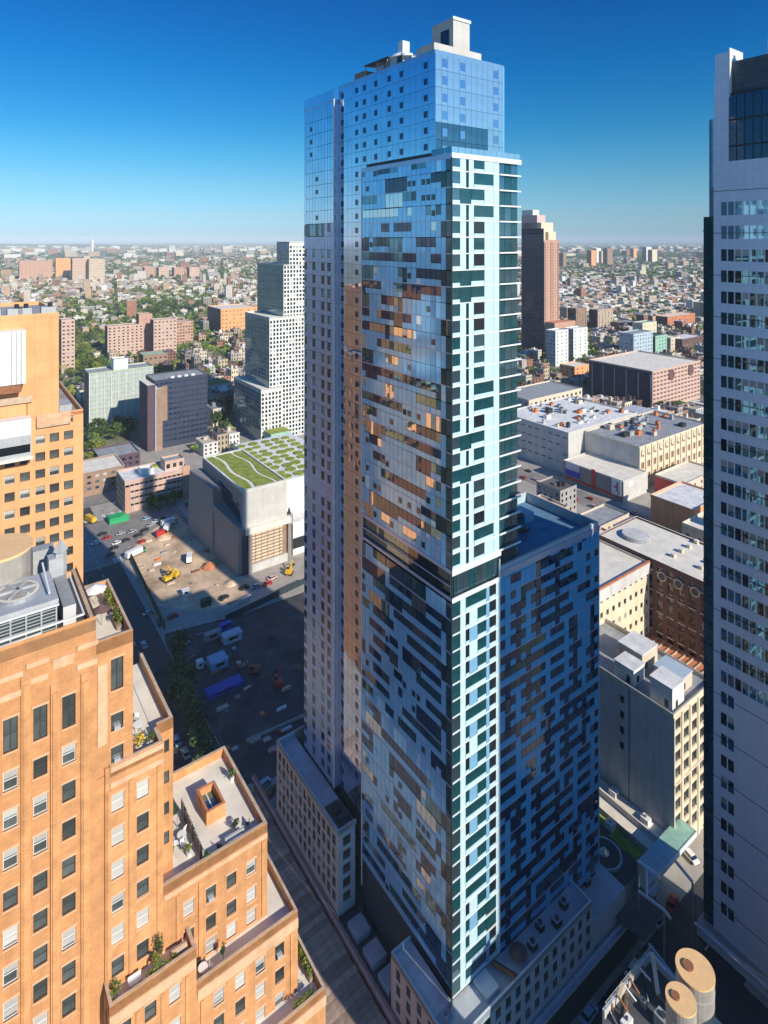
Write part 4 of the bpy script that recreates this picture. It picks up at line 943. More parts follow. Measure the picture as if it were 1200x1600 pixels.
# ------------------------------------------------------------ annex, garden, concrete block right of the wing
AN = thing('glass_street_canopy', 'pale green glass canopy running along the kerb right of the glass wing', 'canopy', 136, 76, 0)
for i in range(6):
    q = MB((136, 76, 0)); q.box(128+i*3, 130.9+i*3, 73.2, 77.8, 8.0, 8.12, 'copper' if i > 2 else 'podium_blue'); q.build('glass_panel', AN)
for i in range(7):
    q = MB((136, 76, 0)); q.box(127.9+i*3, 128+i*3, 73.1, 77.9, 7.8, 8.2, 'white_metal'); q.build('rib', AN)
q = MB((136, 76, 0)); q.box(127.9, 146, 73.1, 73.3, 7.2, 8.3, 'white_metal'); q.box(128, 146, 77.5, 77.8, 0, 8, 'podium_blue'); q.build('fascia', AN)
G1 = thing('garden_annex', 'low annex with strips of green lawn on its roof right of the glass wing', 'building', 134, 88, 0)
q = MB((134, 88, 0)); q.box(114.5, 139, 79, 112, 0, 3, 'grey_concrete', top='roof_dark'); q.box(139, 142, 79, 112, 0, 6, 'grey_concrete', top='roof_pale'); q.box(136, 139, 79, 96, 3, 4.5, 'beige_stone', top='roof_pale'); q.build('wall', G1)
for i, (x0, x1, y0, y1) in enumerate([(132.3, 135.7, 80.5, 88), (133.5, 137.5, 90, 106), (130.5, 131.8, 84, 104)]):
    q = MB((134, 88, 0)); q.box(x0, x1, y0, y1, 3.0+(1.5 if x0 > 136 else 0), 3.25+(1.5 if x0 > 136 else 0), 'sedum' if i < 2 else 'grass'); q.build('lawn_strip', G1)
small('round_skylight', 'dark round skylight with a pale cone on the annex roof beside the glass wing', 'skylight', 127.5, 86, 3, lambda q: (q.cyl(127.5, 86, 3, 3.6, 4.1, 'podium_blue', n=28), q.cyl(127.5, 86, 3.6, 3.7, 3.6, 'core', n=28), q.cyl(127.5, 86, 3.7, 5, 1.2, 'roof_pale', .1, n=12)))
for i, (a, b) in enumerate([(140.4, 83), (140.6, 92), (140.3, 98), (134.6, 89)]):
    small('annex_vent', ['vent box at the near end', 'pair of white vent boxes midway', 'vent box at the far end', 'white box between the lawns'][i]+' of the garden annex roof', 'roof vent', a, b, 4.4 if i < 3 else 3, lambda q: (q.box(a-.8, a+.8, b-1, b+1, 4.4 if i < 3 else 3, 7.2 if i < 3 else 4.6, 'white'), q.cyl(a, b, 4.6, 7.6 if i < 3 else 5, .3, 'steel')))
def gbuild(name, label, cat, a0, a1, b0, b1, h_, wallm, roofm='roof_grey', side=None, fcols=0, frows=0, lcols=0, lrows=0, ww=1.5, wh=1.8, zb=2.5, pane=MIXP, par=1.0, z0=0, individual=False, style='plain', dep=.25, ztop=1.2, parm=None, group=None):
    t = thing(name, label, cat, a0, b0, z0, group); O = (a0, b0, z0); q = MB(O)
    rp = (h_-z0-zb-ztop)/max(1, frows or lrows)
    fz = [z0+zb+(i+.5)*(h_-z0-zb-ztop)/max(1, frows) for i in range(frows)]; lz = [z0+zb+(i+.5)*(h_-z0-zb-ztop)/max(1, lrows) for i in range(lrows)]
    fc = [a0+(i+.5)*(a1-a0)/max(1, fcols) for i in range(fcols)]; lc = [b0+(i+.5)*(b1-b0)/max(1, lcols) for i in range(lcols)]
    q.wall('f', b0, a0, a1, z0, h_, holes_for(fc, fz, ww, wh), wallm, dep, back=not individual, pane=pane)
    q.wall('l', a0, b0, b1, z0, h_, holes_for(lc, lz, ww, wh), side or wallm, dep, back=not individual, pane=pane)
    q.wall('r', a1, b0, b1, z0, h_, [], wallm)
    q.poly([(a0, b1, z0), (a1, b1, z0), (a1, b1, h_), (a0, b1, h_)], wallm)
    if individual: q.box(a0+dep+.1, a1-.1, b0+dep+.1, b1-.1, z0, h_-par-.5, 'core')
    q.build('wall', t)
    q = MB(O); q.box(a0+.1, a1-.1, b0+.1, b1-.1, h_-par-.2, h_-par, roofm); q.build('roof', t)
    q = MB(O); parapet(q, a0-.04, a1+.04, b0-.04, b1+.04, h_-par, h_+.05, parm or wallm, .4, parm or roofm); q.build('parapet', t)
    if individual:
        for c in fc:
            for r_ in fz: window(t, 'f', b0, c, r_, ww, wh, style, dep)
        for c in lc:
            for r_ in lz: window(t, 'l', a0, c, r_, ww, wh, style, dep)
    return t
CB = gbuild('concrete_loft_building', 'loft block with blank grey side and cream windowed front, right of glass wing', 'building', 142.3, 162, 77, 112, 35.4, 'cream_stone', 'roof_grey', 'grey_concrete', 5, 8, 0, 0, 2.6, 2.7, 3, individual=True, style='div', dep=.5)
for i in range(6):
    q = MB((142.3, 77, 0)); a = 142.3+i*3.94; q.box(max(a-.35, 142.3), min(a+.35, 162), 76.75, 77, 0, 34.6, 'cream_stone'); q.build('pier', CB)
q = MB((142.3, 77, 0)); q.box(142.2, 162, 76.6, 77, 18, 18.5, 'beige_stone'); q.box(142.22, 142.3, 88.6, 88.8, 2, 34.5, 'roof_dark'); q.build('string_course', CB)
for i in range(4):
    q = MB((142.3, 77, 0)); q.box(142.2, 142.32, 90.2, 91.2, 31-i*4-1, 31-i*4+.7, 'pane_dark'); q.build('side_window', CB)
for i, (x0, x1, y0, y1, h_) in enumerate([(144, 149.5, 78.2, 84, 5.5), (151, 157, 80, 87, 3.6), (144, 149, 88.5, 94, 4.0), (150.5, 158, 90, 97, 4.6)]):
    a, b = (x0+x1)/2, (y0+y1)/2
    P_ = thing('penthouse_box', ['white penthouse box at the near roof corner', 'grey glazed penthouse behind the white box', 'small white penthouse on the left roof edge', 'flat grey penthouse at the back'][i]+' of the concrete loft building', 'penthouse', a, b, 34.4)
    q = MB((a, b, 0)); q.box(x0, x1, y0, y1, 0, h_, 'white_render' if i in (0, 2) else 'beige_stone', top='roof_white'); q.build('wall', P_)
    q = MB((a, b, 0)); q.box(x0-.15, x1+.15, y0-.15, y1+.15, h_, h_+.3, 'roof_white' if i != 1 else 'podium_blue'); q.build('roof', P_)
    q = MB((a, b, 0)); q.box(x0-.05, x0, y0+1, y0+2, .4, 2.3, 'pane_dark'); q.box(x0+1.5, x0+2.5, y0-.05, y0, .6, 2.2, 'pane_dark'); q.build('window', P_)
q = gbuild('dark_machine_block', 'brown block with cluttered black roof machines behind the concrete loft building', 'building', 142.3, 160, 112.2, 124, 33, 'brown_brick', 'roof_dark')
for i in range(9):
    a, b = 144+(i % 3)*4.5, 113.5+(i//3)*3.2; h_ = 1.2+(i*5 % 4)*.6
    small('roof_machine', ['nearest left', 'near middle', 'near right', 'centre left', 'central', 'centre right', 'far left', 'far middle', 'far right'][i]+' machine of the cluttered brown block roof', 'roof machine', a, b, 32, lambda q: (q.box(a-1.1, a+1.1, b-.9, b+.9, 32, 32+h_, R.choice(['dark_metal', 'galv', 'dark_metal']), top='roof_grey'), q.cyl(a, b, 32+h_, 32.5+h_, .6, 'core')))
small('wooden_water_tower', 'dark wooden water tank on legs above the cluttered brown block', 'water tower', 157, 112.8, 32, lambda q: (q.cyl(157, 112.8, 36, 40, 1.7, 'dark_brick', n=14), q.cyl(157, 112.8, 40, 41.4, 1.9, 'dark_metal', .1, n=14), [q.box(157+x, 157.2+x, 112.8+y, 113+y, 32, 36, 'rust') for x in (-1.2, 1) for y in (-1.2, 1)]))
X1 = gbuild('cream_warehouse', 'cream windowed warehouse with broad pale roof and red edge right of the glass wing', 'building', 146, 186, 108.7, 136, 45, 'cream_stone', 'roof_pale', 'beige_stone', 13, 9, 0, 0, 1.3, 1.7, 3, parm=None, par=.6)
q = MB((146, 108.7, 0)); q.box(146, 186, 108.35, 108.7, 41.6, 45.0, 'grey_concrete'); q.box(146, 186, 108.3, 109, 45.1, 45.5, 'terracotta'); q.build('fascia', X1)
X2 = gbuild('dark_brick_hotel', 'shaded dark red brick block with arched window bays behind the concrete loft building', 'building', 186.2, 210, 86, 128, 46.4, 'dark_brick', 'roof_pale', 'dark_brick', 0, 0, 12, 7, 1.8, 2.6, 20, par=.6)
for i in range(6):
    q = MB((186.2, 86, 0)); b = 88.5+i*5.3; q.cyl(b, 42.2, 185.7, 186.3, 1.5, 'beige_stone', n=16, ax='x'); q.cyl(b, 42.2, 185.6, 185.75, 1.1, 'core', n=16, ax='x'); q.build('arch', X2)
for i in range(12):
    for j in range(4):
        q = MB((186.2, 86, 0)); b = 86+(i+.5)*42/12; zz = 23.5+j*6.4; q.box(186.0, 186.2, b-1.2, b+1.2, zz, zz+.3, 'beige_stone'); q.build('sill', X2)
TR = gbuild('terracotta_roofed_hall', 'low hall with sunlit terracotta roof strips in front of the dark brick block', 'building', 163, 186, 86, 108.3, 22, 'brown_brick', 'terracotta', par=.3)
for i in range(9):
    q = MB((163, 86, 0)); q.box(163.4, 185.8, 87+i*2.3, 87.3+i*2.3, 21.7, 22.1, 'coping'); q.build('roof_rib', TR)
small('oval_skylight', 'large flat grey oval dish on the pale roof beyond the warehouse', 'skylight', 196, 120, 45.8, lambda q: (q.cyl(196, 120, 45.8, 46.8, 5, 'roof_grey', 4.5, n=28), q.cyl(196, 120, 46.8, 47, 4.2, 'grey_concrete', n=28)))
for i in range(8):
    a, b = 194+(i % 4)*5, 96+(i//4)*9
    small('roof_vent', 'small pale vent box on the roof of the dark red brick block', 'roof vent', a, b, 45.8, lambda q: q.box(a-.8, a+.8, b-.6, b+.6, 45.8, 46.9, 'beige_stone', top='roof_white'), 'vents on the dark brick block roof')

# ------------------------------------------------------------ green-roofed arts building and neighbour
GB = thing('green_roof_building', 'angular grey building with a wavy lime green roof in the mid left', 'building', 108.5, 256, 0)
O = (108.5, 256, 0)
a0, a1, b0, b1 = 108.5, 130.5, 257.5, 310
q = MB(O)
q.box(a0, a1, b0, b1, 0, 36.2, 'art_grey', skip='t'); q.box(a0, a1, b0-.05, b0, 19.5, 36.2, 'pale_concrete'); q.build('wall', GB)
q = MB(O)  # folded left skin
q.hexa([(a0-3.2, b0-1.5, 0), (a0-.1, b0-1.5, 0), (a0-.1, b1+2, 0), (a0-6.5, b1+2, 0), (a0-2.2, b0-1.5, 21), (a0-.1, b0-1.5, 21), (a0-.1, b0+24, 24), (a0-5, b0+24, 24)], 'art_grey')
q.hexa([(a0-5, b0+24, 0), (a0-.1, b0+24, 0), (a0-.1, b1+2, 0), (a0-7, b1+2, 0), (a0-5, b0+24, 31), (a0-.1, b0+24, 31), (a0-.1, b1+2, 31), (a0-6, b1+2, 31)], 'art_grey')
q.build('folded_skin', GB)
q = MB(O); q.poly([(a0-.06, b0+2, 21.5), (a0-.06, b0+22, 24.5), (a0-.06, b0+30, 33), (a0-.06, b0+4, 31)], 'pane_navy'); q.build('side_glazing', GB)
q = MB(O)
q.box(a0+.5, a1+1, b0-2.6, b0-.06, 17.6, 20.2, 'roof_pale'); q.box(a0+1.6, a0+3.6, b0-2.6, b0-.06, 0, 17.6, 'art_grey'); q.box(a1-.6, a1+1, b0-2.6, b0-.06, 0, 17.6, 'art_grey'); q.box(a0-.8, a0+1.5, b0-2, b0-.06, 0, 17.6, 'core')
q.box(a0+3.6, a1-.6, b0-2.2, b0-.06, 0, 3.6, 'pale_concrete'); q.build('front_frame', GB)
q = MB(O); q.box(a0+3.6, a1-.6, b0-1.2, b0-.06, 3.6, 17.6, 'brown_brick'); q.build('front_recess', GB)
for i in range(9):
    q = MB(O); q.box(a0+3.7, a1-3, b0-1.4, b0-1.2, 4.2+i*1.5, 4.9+i*1.5, 'cream_stone'); q.build('louvre_slat', GB)
for i in range(5):
    q = MB(O); q.box(a0+5.5+i*3, a0+5.8+i*3, b0-1.5, b0-1.4, 3.8, 17.4, 'brown_brick'); q.build('mullion', GB)
q = MB(O); q.box(a0, a1, b0, b1, 36.2, 36.4, 'roof_pale'); q.build('roof', GB)
q = MB(O); parapet(q, a0, a1, b0, b1, 36.4, 37.1, 'pale_concrete', .9, 'roof_white'); q.build('parapet', GB)
def wavy(f0, f1, z_, name):
    q = MB(O); n = 26
    L_ = [];
    for i in range(n+1):
        b = b0+1.6+(b1-b0-3.2)*i/n; L_.append((a0+1.4+(a1-a0-2.8)*min(1, max(0, f0(i/n))), a0+1.4+(a1-a0-2.8)*min(1, max(0, f1(i/n))), b))
    for i in range(n):
        p, r_ = L_[i], L_[i+1]
        q.hexa([(p[0], p[2], z_), (p[1], p[2], z_), (r_[1], r_[2], z_), (r_[0], r_[2], z_), (p[0], p[2], z_+.35), (p[1], p[2], z_+.35), (r_[1], r_[2], z_+.35), (r_[0], r_[2], z_+.35)], 'sedum')
    q.build(name, GB)
wv = lambda t, c, A: c+A*math.sin(t*10)
wavy(lambda t: 0, lambda t: wv(t, .20, .05)-.0*t, 36.4, 'sedum_bed'); wavy(lambda t: wv(t, .30, .05), lambda t: wv(t+.15, .74, .06), 36.4, 'sedum_bed'); wavy(lambda t: wv(t+.15, .82, .06), lambda t: 1, 36.4, 'sedum_bed')
NBG = thing('patchwork_roof_building', 'white building with a lime patchwork roof just left of the glass skyscraper', 'building', 133, 262, 0)
O2 = (133, 262, 0); q = MB(O2); q.box(133.5, 170, 266, 330, 0, 33, 'white_render', top='roof_white'); q.box(131, 133.5, 262, 340, 0, 12, 'pale_concrete'); q.box(134, 175, 258, 266, 0, 15.5, 'white_render', top='roof_white'); q.box(134, 175, 257.8, 258, 3, 8, 'pane_dark'); q.build('wall', NBG)
rr = random.Random(5)
for i in range(9):
    for j in range(5):
        ca, cb = 136.5+j*6.6+rr.uniform(-.8, .8), 270+i*6.7+rr.uniform(-.8, .8); q = MB(O2); q.cyl(ca, cb, 33, 33.5, rr.uniform(2.2, 3.1), 'sedum', n=7); q.build('sedum_bed', NBG)
small('roof_hood', 'dark grey hooded vent at the roof junction beside the lime green roof', 'vent', 132.5, 259.5, 15, lambda q: (q.box(131.5, 134, 258, 261, 15, 20, 'steel'), q.cyl(132.7, 259.5, 20, 23, 1.0, 'dark_metal', .1, n=8)))

# ------------------------------------------------------------ mid-left buildings
PM = gbuild('pink_midrise', 'pink brick midrise with banded windows and planted roof at the mid left', 'building', 80, 115.5, 352, 372, 17.5, 'pink_brick', 'roof_white', 'salmon', 14, 4, 7, 4, 2.2, 1.1, 2, pane='pane_dark', par=1.2)
for i in range(5):
    q = MB((80, 352, 0)); q.box(80.5, 112, 351.6, 352, 2.3+i*3.7, 2.9+i*3.7, 'pink'); q.build('band', PM)
q = MB((80, 352, 0)); q.box(111.5, 115.6, 351.5, 352.2, 0, 19, 'salmon'); q.box(80, 83, 351.5, 352, 0, 14, 'salmon'); q.build('end_bay', PM)
gbuild('pink_penthouse', 'pinkish plant room with two arches on the right end of the pink midrise roof', 'penthouse', 103, 114, 357, 366, 22, 'pink_brick', 'roof_grey', z0=16.3, fcols=3, frows=1, ww=2, wh=2.5, zb=.6)
gbuild('pink_penthouse', 'small white plant room in the middle of the pink midrise roof', 'penthouse', 90, 97, 358, 365, 19.4, 'white_render', 'roof_white', z0=16.3)
small('roof_garden_bed', 'bright lime planted bed at the back of the pink midrise roof', 'plant bed', 98, 368, 16.3, lambda q: q.box(92, 103, 366, 370, 16.3, 17.2, 'sedum'))
gbuild('low_brown_block', 'low brown block with columned corner behind the pink midrise', 'building', 62, 88, 388, 412, 14, 'brown_brick', 'roof_pale', 'plum_clad', 6, 3, 5, 3, 2, 1.6)
gbuild('low_brown_block', 'long flat brown roof block behind the columned corner', 'building', 80, 104, 416, 440, 11, 'plum_clad', 'roof_grey', 'plum_clad', 6, 2, 5, 2, 2, 1.6)
small('green_hoarding', 'bright green hoarding beside the pink midrise', 'hoarding', 73, 343, 0, lambda q: (q.box(70, 80, 342, 342.3, 0, 3.2, 'green_sheet'), q.box(70, 70.3, 342, 349, 0, 3.2, 'green_sheet'), q.box(70.3, 79, 344, 348, 2.8, 3.0, 'green_sheet')))
DT = gbuild('navy_office_slab', 'navy office slab with a brown stair tower, shade painted into its front', 'building', 121.5, 160, 446, 470, 49.5, 'navy_shade_clad', 'roof_grey', 'plum_clad', 12, 12, 3, 12, 2.4, 1.3, 3, pane='pane_navy', par=.8)  # navy front colour stands in for a cast shadow
q = MB((121.5, 446, 0)); q.box(116, 121.4, 444, 466, 0, 47, 'plum_clad', top='roof_pale'); q.box(122, 126, 442.6, 446, 0, 44, 'brown_brick', top='roof_pale'); q.box(126, 130, 444.6, 446, 20, 45, 'brown_brick'); q.box(121.4, 122, 443.4, 444, 0, 46, 'white_metal'); q.build('stair_tower', DT)
for i in range(4):
    q = MB((121.5, 446, 0)); q.box(133+i*5, 135.5+i*5, 446.5, 449, 49, 50.6, 'white'); q.build('roof_hatch', DT)
GS = gbuild('grey_green_slab', 'long pale green gridded slab block behind the navy office slab', 'building', 92, 141, 522, 542, 45, 'slab_green', 'roof_grey', 'navy_shade_clad', 18, 12, 0, 0, 1.9, 2.2, 2.5, pane='roof_blue_grey', dep=.4)
for i in range(10):
    q = MB((92, 522, 0)); a = 92+i*5.4; q.box(a, a+.4, 521.6, 522, 0, 44, 'frame_white'); q.build('pilaster', GS)
gbuild('slab_penthouse', 'pale plant room on the roof of the green gridded slab', 'penthouse', 111, 122, 526, 536, 53, 'white_render', 'roof_grey', z0=44)
gbuild('low_green_roof_school', 'white walled low school with a faded green roof right of the slab block', 'building', 186, 226, 560, 590, 12, 'pink', 'grass', 'roof_grey', 6, 2, 4, 2)
gbuild('long_shed', 'long dark low shed roof between the slab and the white school', 'building', 150, 185, 560, 620, 9, 'brown_brick', 'roof_dark', 'dark_brick', 5, 1, 8, 1)
# pink housing estate
def at(px_, py_, z_=0):
    Y = (H-z_)*F/(py_-375); X = (px_-600)/F*Y; return X*CS+Y*SN, -X*SN+Y*CS
def pbuild(label, px0, px1, py, ztop_py, depth, wm, rm, sm=None, name='apartment_block', cat='apartment block', fc=6, fr=6, lc=3, group=None, **kw):
    a, b = at(px0, py); k = (px1-600)/F; a1 = b*(k*CS+SN)/(-k*SN+CS); Y = a*SN+b*CS; h_ = H-(ztop_py-375)*Y/F
    return gbuild(name, label, cat, a, a1, b, b+depth, max(h_, 5), wm, rm, sm or wm, fc, fr, lc, fr, 2.2, 1.6, 2.5, group=group, **kw)
pbuild('pink slab block at the left of the housing estate beyond the green slab', 168, 224, 562, 510, 16, 'pink_brick', 'roof_grey', 'dark_brick', fc=8, fr=10)
pbuild('tall orange stair tower in the middle of the pink housing estate', 217, 238, 556, 491, 14, 'salmon', 'roof_grey', 'dark_brick', fc=0, fr=0)
pbuild('pink right-hand slab block of the housing estate', 240, 276, 560, 500, 16, 'pink_brick', 'roof_grey', 'dark_brick', fc=6, fr=10)
pbuild('brown brick block at the right end of the pink housing estate', 276, 302, 545, 503, 18, 'salmon', 'roof_grey', 'brown_brick', fc=6, fr=8)
pbuild('low arched brick church hall in front of the pink estate', 224, 262, 580, 555, 20, 'brown_brick', 'copper', 'dark_brick', fc=5, fr=2)
pbuild('narrow striped apartment tower behind the orange tower', 96, 117, 590, 500, 18, 'pink_brick', 'roof_grey', 'brown_brick', fc=3, fr=14)
pbuild('tan office slab with a dark end wall left of the white stepped tower', 345, 402, 524, 483, 60, 'tan_brick', 'roof_pale', 'navy_shade_clad', fc=10, fr=6)
# white stepped tower
WT = thing('white_stepped_tower', 'white gridded residential tower climbing in four steps left of the glass skyscraper', 'tower', 188, 412, 0)
O = (188, 412, 0)
def bx_from_px(pxc, b): k = (pxc-600)/F; return b*(k*CS+SN)/(-k*SN+CS)
for (pc, pe, b, bd, zt) in [(408, 440, 412, 52, 40), (421, 480, 415, 45, 92), (443, 495, 419, 48, 131), (452, 500, 424, 22, 148.5)]:
    a0 = bx_from_px(pc, b); a1 = bx_from_px(pe, b); q = MB(O)
    na, nb, nz = int((a1-a0)/2.6), int(bd/2.6), int(zt/3.1)
    q.wall('f', b, a0, a1, 0, zt, holes_for([a0+(i+.5)*(a1-a0)/na for i in range(na)], [1.8+i*3.1 for i in range(nz)], 1.75, 2.15), 'white_render', .3, pane=MIXP)
    q.wall('l', a0, b, b+bd, 0, zt, holes_for([b+(i+.5)*bd/nb for i in range(nb)], [1.8+i*3.1 for i in range(nz)], 2.25, 2.8), 'pale_concrete', .12, pane='pane_mirror')
    q.box(a0+.3, a1, b+.4, b+bd, 0, zt-.8, 'core', top='roof_pale'); parapet(q, a0, a1, b, b+bd, zt-.8, zt+.2, 'white_render', .4, 'roof_white'); q.build('tower_tier', WT)
q = MB(O); q.box(190, 206, 400, 412, 0, 10, 'copper', top='sedum'); q.build('green_glass_base', WT)
# far slabs on the left
for i, (x0, x1, yb, yt, wm, sm, lb) in enumerate([(30, 82, 440, 408, 'salmon', 'plum_clad', 'leftmost pink slab of the far housing row'), (87, 110, 438, 404, 'tan_brick', 'brown_brick', 'tan narrow slab, second of the far housing row'), (113, 138, 440, 404, 'pink_brick', 'plum_clad', 'pinkish slab, third of the far housing row'), (139, 164, 440, 405, 'house_0', 'brown_brick', 'pale slab at the right end of the far housing row')]):
    pbuild(lb+' near the horizon', x0, x1, yb, yt, 30, wm, 'roof_grey', sm, fc=8, fr=8)
for i, x in enumerate((226, 248, 272, 296)):
    pbuild(['first', 'second', 'third', 'last'][i]+' low reddish block of the far row in the left distance', x, x+16, 436, 418, 30, 'pink_brick' if i % 2 else 'salmon', 'roof_grey', 'dark_brick', fc=4, fr=4)
# ------------------------------------------------------------ right distance
PT = thing('pyramid_top_tower', 'dark and pink skyscraper with a stepped pale crown in the right distance', 'skyscraper', 0, 0, 0)
a, b = at(850, 556); bpy.data.objects.remove(PT)
PT = thing('crowned_brick_tower', 'pinkish brick skyscraper with a stepped pale crown in the right distance', 'skyscraper', a, b, 0); O = (a, b, 0)
Yp = a*SN+b*CS; kk = (873-600)/F; w_ = b*(kk*CS+SN)/(-kk*SN+CS)-a; kl = (815-600)/F; d_ = a*(-kl*SN+CS)/(kl*CS+SN)-b
zt = 150+18*Yp/F
q = MB(O); q.box(a, a+w_, b, b+d_, 0, 150+10*Yp/F*0-2, 'salmon', top='roof_pale')
q.wall('f', b-.3, a, a+w_, 0, 150, holes_for([a+w_*(i+.5)/6 for i in range(6)], [4+i*3.6 for i in range(40)], 1.6, 2), 'salmon', .25)
q.wall('l', a-.3, b, b+d_, 0, zt, holes_for([b+d_*(i+.5)/12 for i in range(12)], [4+i*3.6 for i in range(43)], 2.2, 2.2), 'plum_clad', .25, pane='pane_navy')  # darker left wall colour stands in for this face's shade
q.box(a, a+w_*.8, b+d_*.12, b+d_, 140, zt+8, 'cream_stone'); q.box(a, a+w_*.55, b+d_*.3, b+d_, 150, zt+18, 'pink'); q.box(a+.5, a+w_*.42, b+d_*.5, b+d_, 160, 150+48*Yp/F, 'white_render')
q.box(a+w_*.3, a+w_*.8, b, b+d_*.12, 140, zt-4, 'cream_stone'); q.build('shaft', PT)
q = MB(O); q.box(a+1, a+w_+14, b-16, b-.6, 0, 44, 'salmon', top='terracotta'); q.build('podium_wing', PT)
# sunlit pier strips
for i in range(5):
    q = MB(O); x = a+w_*(i)/4.2; q.box(x, x+.7, b-.7, b-.3, 40, 149, 'pink' if i % 2 else 'salmon'); q.build('pier', PT)
pbuild('white apartment block at the left of a pair in front of the crowned tower', 868, 888, 573, 517, 14, 'white_render', 'roof_white', 'roof_blue_grey', fc=3, fr=9, lc=3)
pbuild('white apartment block at the right of a pair in front of the crowned tower', 896, 918, 567, 514, 14, 'white_render', 'roof_white', 'roof_grey', fc=3, fr=9, lc=3)
pbuild('small tan corner house at the foot of the white apartment pair', 898, 922, 590, 573, 20, 'tan_brick', 'roof_pale', fc=3, fr=2)
pbuild('brown brick estate tower on the left of two, beyond the white apartment pair', 900, 917, 522, 482, 16, 'brown_brick', 'roof_grey', 'dark_brick', fc=4, fr=10)
pbuild('brown brick estate tower on the right of two, beyond the white apartment pair', 934, 958, 520, 484, 16, 'house_0', 'roof_grey', 'plum_clad', fc=5, fr=10)
pbuild('stone church-like block with green roof right of the brown estate towers', 1004, 1026, 535, 505, 16, 'cream_stone', 'copper', fc=3, fr=3)
pbuild('red brick school with green dome roof near the right tower', 1043, 1086, 515, 495, 22, 'terracotta', 'roof_pale', 'dark_brick', fc=9, fr=3)
pbuild('grey blue office block behind the plum garage', 990, 1020, 562, 522, 20, 'podium_blue', 'roof_grey', 'podium_blue', fc=7, fr=6)
pbuild('dark green glazed block behind the plum garage', 1024, 1042, 556, 525, 20, 'copper', 'roof_dark', 'leaf_dark', fc=4, fr=5)
pbuild('small pale brick house right of the green glazed block', 1048, 1062, 552, 528, 20, 'beige_stone', 'roof_white', fc=3, fr=3)
pbuild('dark red brick warehouse next to the right tower edge', 1066, 1098, 552, 530, 24, 'dark_brick', 'roof_white', 'plum_clad', fc=6, fr=3)
pbuild('dark maroon terrace block in front of the stone church', 975, 1000, 520, 505, 24, 'dark_brick', 'roof_grey', fc=6, fr=2)
for i, (x0, x1, yb, yt) in enumerate([(924, 931, 418, 391), (932, 939, 414, 388), (940, 946, 414, 392), (949, 957, 416, 388), (990, 995, 406, 388), (1010, 1018, 410, 386), (1019, 1027, 412, 390), (880, 885, 420, 395)]):
    pbuild(['leftmost', 'second', 'third', 'brown fourth', 'slim fifth', 'sixth', 'seventh', 'pale outlying'][i]+' high-rise of the distant cluster near the right horizon', x0, x1, yb, yt, 30, ['tan_brick', 'white_render', 'cream_stone', 'brown_brick'][i % 4], 'roof_pale', 'brown_brick', fc=3, fr=8)
pbuild('tall pale high-rise alone on the left horizon line', 143, 146, 398, 374, 40, 'white_render', 'roof_white', fc=1, fr=8)
PG = gbuild('plum_parking_garage', 'big plum coloured garage with vertical ribs and pink banded sunlit front at the right', 'parking garage', 497.5, 580, 288, 352, 36, 'pink_brick', 'roof_pale', 'plum_clad', 14, 9, 0, 0, 4.0, 1.5, 2, pane='dark_brick', par=1.2)
for i in range(22):
    q = MB((497.5, 288, 0)); b = 289+i*2.95; q.box(497.1, 497.5, b, b+.6, 1, 33, 'lilac_panel' if i % 4 == 0 else 'plum_clad'); q.build('rib', PG)
for i in range(9):
    q = MB((497.5, 288, 0)); q.box(498, 579, 287.6, 288, 2.0+i*3.65, 2.5+i*3.65, 'pink'); q.build('band', PG)
for c in (528, 562):
    q = MB((497.5, 288, 0)); q.cyl(c, 29, 287.3, 287.9, 5, 'dark_brick', n=24, ax='y'); q.build('round_opening', PG)
DS = gbuild('department_store', 'department store with a huge bright white cluttered roof and grey side at the right', 'store', 322, 400, 243, 300, 27, 'pale_concrete', 'roof_white', 'grey_concrete', 0, 0, 10, 4, 3.5, .8, 4, par=.8)
CLS = gbuild('cream_arched_store', 'cream stone store with tall arched windows beside the white roofed store', 'store', 338, 420, 204, 242.5, 25.5, 'cream_stone', 'roof_grey', 'grey_concrete', 12, 3, 0, 0, 3.4, 4.2, 2.5, pane='brown_brick', dep=.7, par=1.0)
for i in range(13):
    q = MB((338, 204, 0)); a = 338+i*6.83; q.box(a-.5, min(a+.7, 420), 203.4, 204, 0, 25, 'cream_stone'); q.build('pilaster', CLS)
for i in range(12):
    q = MB((338, 204, 0)); a = 338+(i+.5)*6.83; q.cyl(a, 21.8, 203.5, 203.9, 1.8, 'beige_stone', n=14, ax='y'); q.build('arch', CLS)
rr = random.Random(11)
for i in range(70):
    on = i < 40; a = rr.uniform(326, 396) if on else rr.uniform(342, 415); b = rr.uniform(250, 296) if on else rr.uniform(208, 240); z_ = 26.2 if on else 24.5
    h_ = rr.uniform(1, 3.4); w2 = rr.uniform(.8, 2.6); m1 = rr.choice(['galv', 'roof_white', 'orange', 'roof_grey', 'terracotta', 'beige_stone', 'dark_metal', 'galv'])
    lab = {'galv': 'galvanised', 'roof_white': 'white', 'orange': 'orange', 'roof_grey': 'grey', 'terracotta': 'terracotta', 'beige_stone': 'beige', 'dark_metal': 'black'}[m1]
    small('roof_unit', '%s machine box on the %s roof' % (lab, 'white department store' if on else 'cream arched store'), 'roof machine', a, b, z_, lambda q: (q.box(a-w2, a+w2, b-w2*.7, b+w2*.7, z_, z_+h_, m1), q.cyl(a, b, z_+h_, z_+h_+.5, w2*.4, 'core', n=8)), lab+' units on the '+('department' if on else 'arched')+' store roof')
ML = gbuild('sign_fronted_shops', 'row of low shops with red, blue and white sign panels on their shaded street face', 'shops', 313, 337.5, 199, 240, 12.5, 'pale_concrete', 'roof_pale', 'art_grey', par=.6)
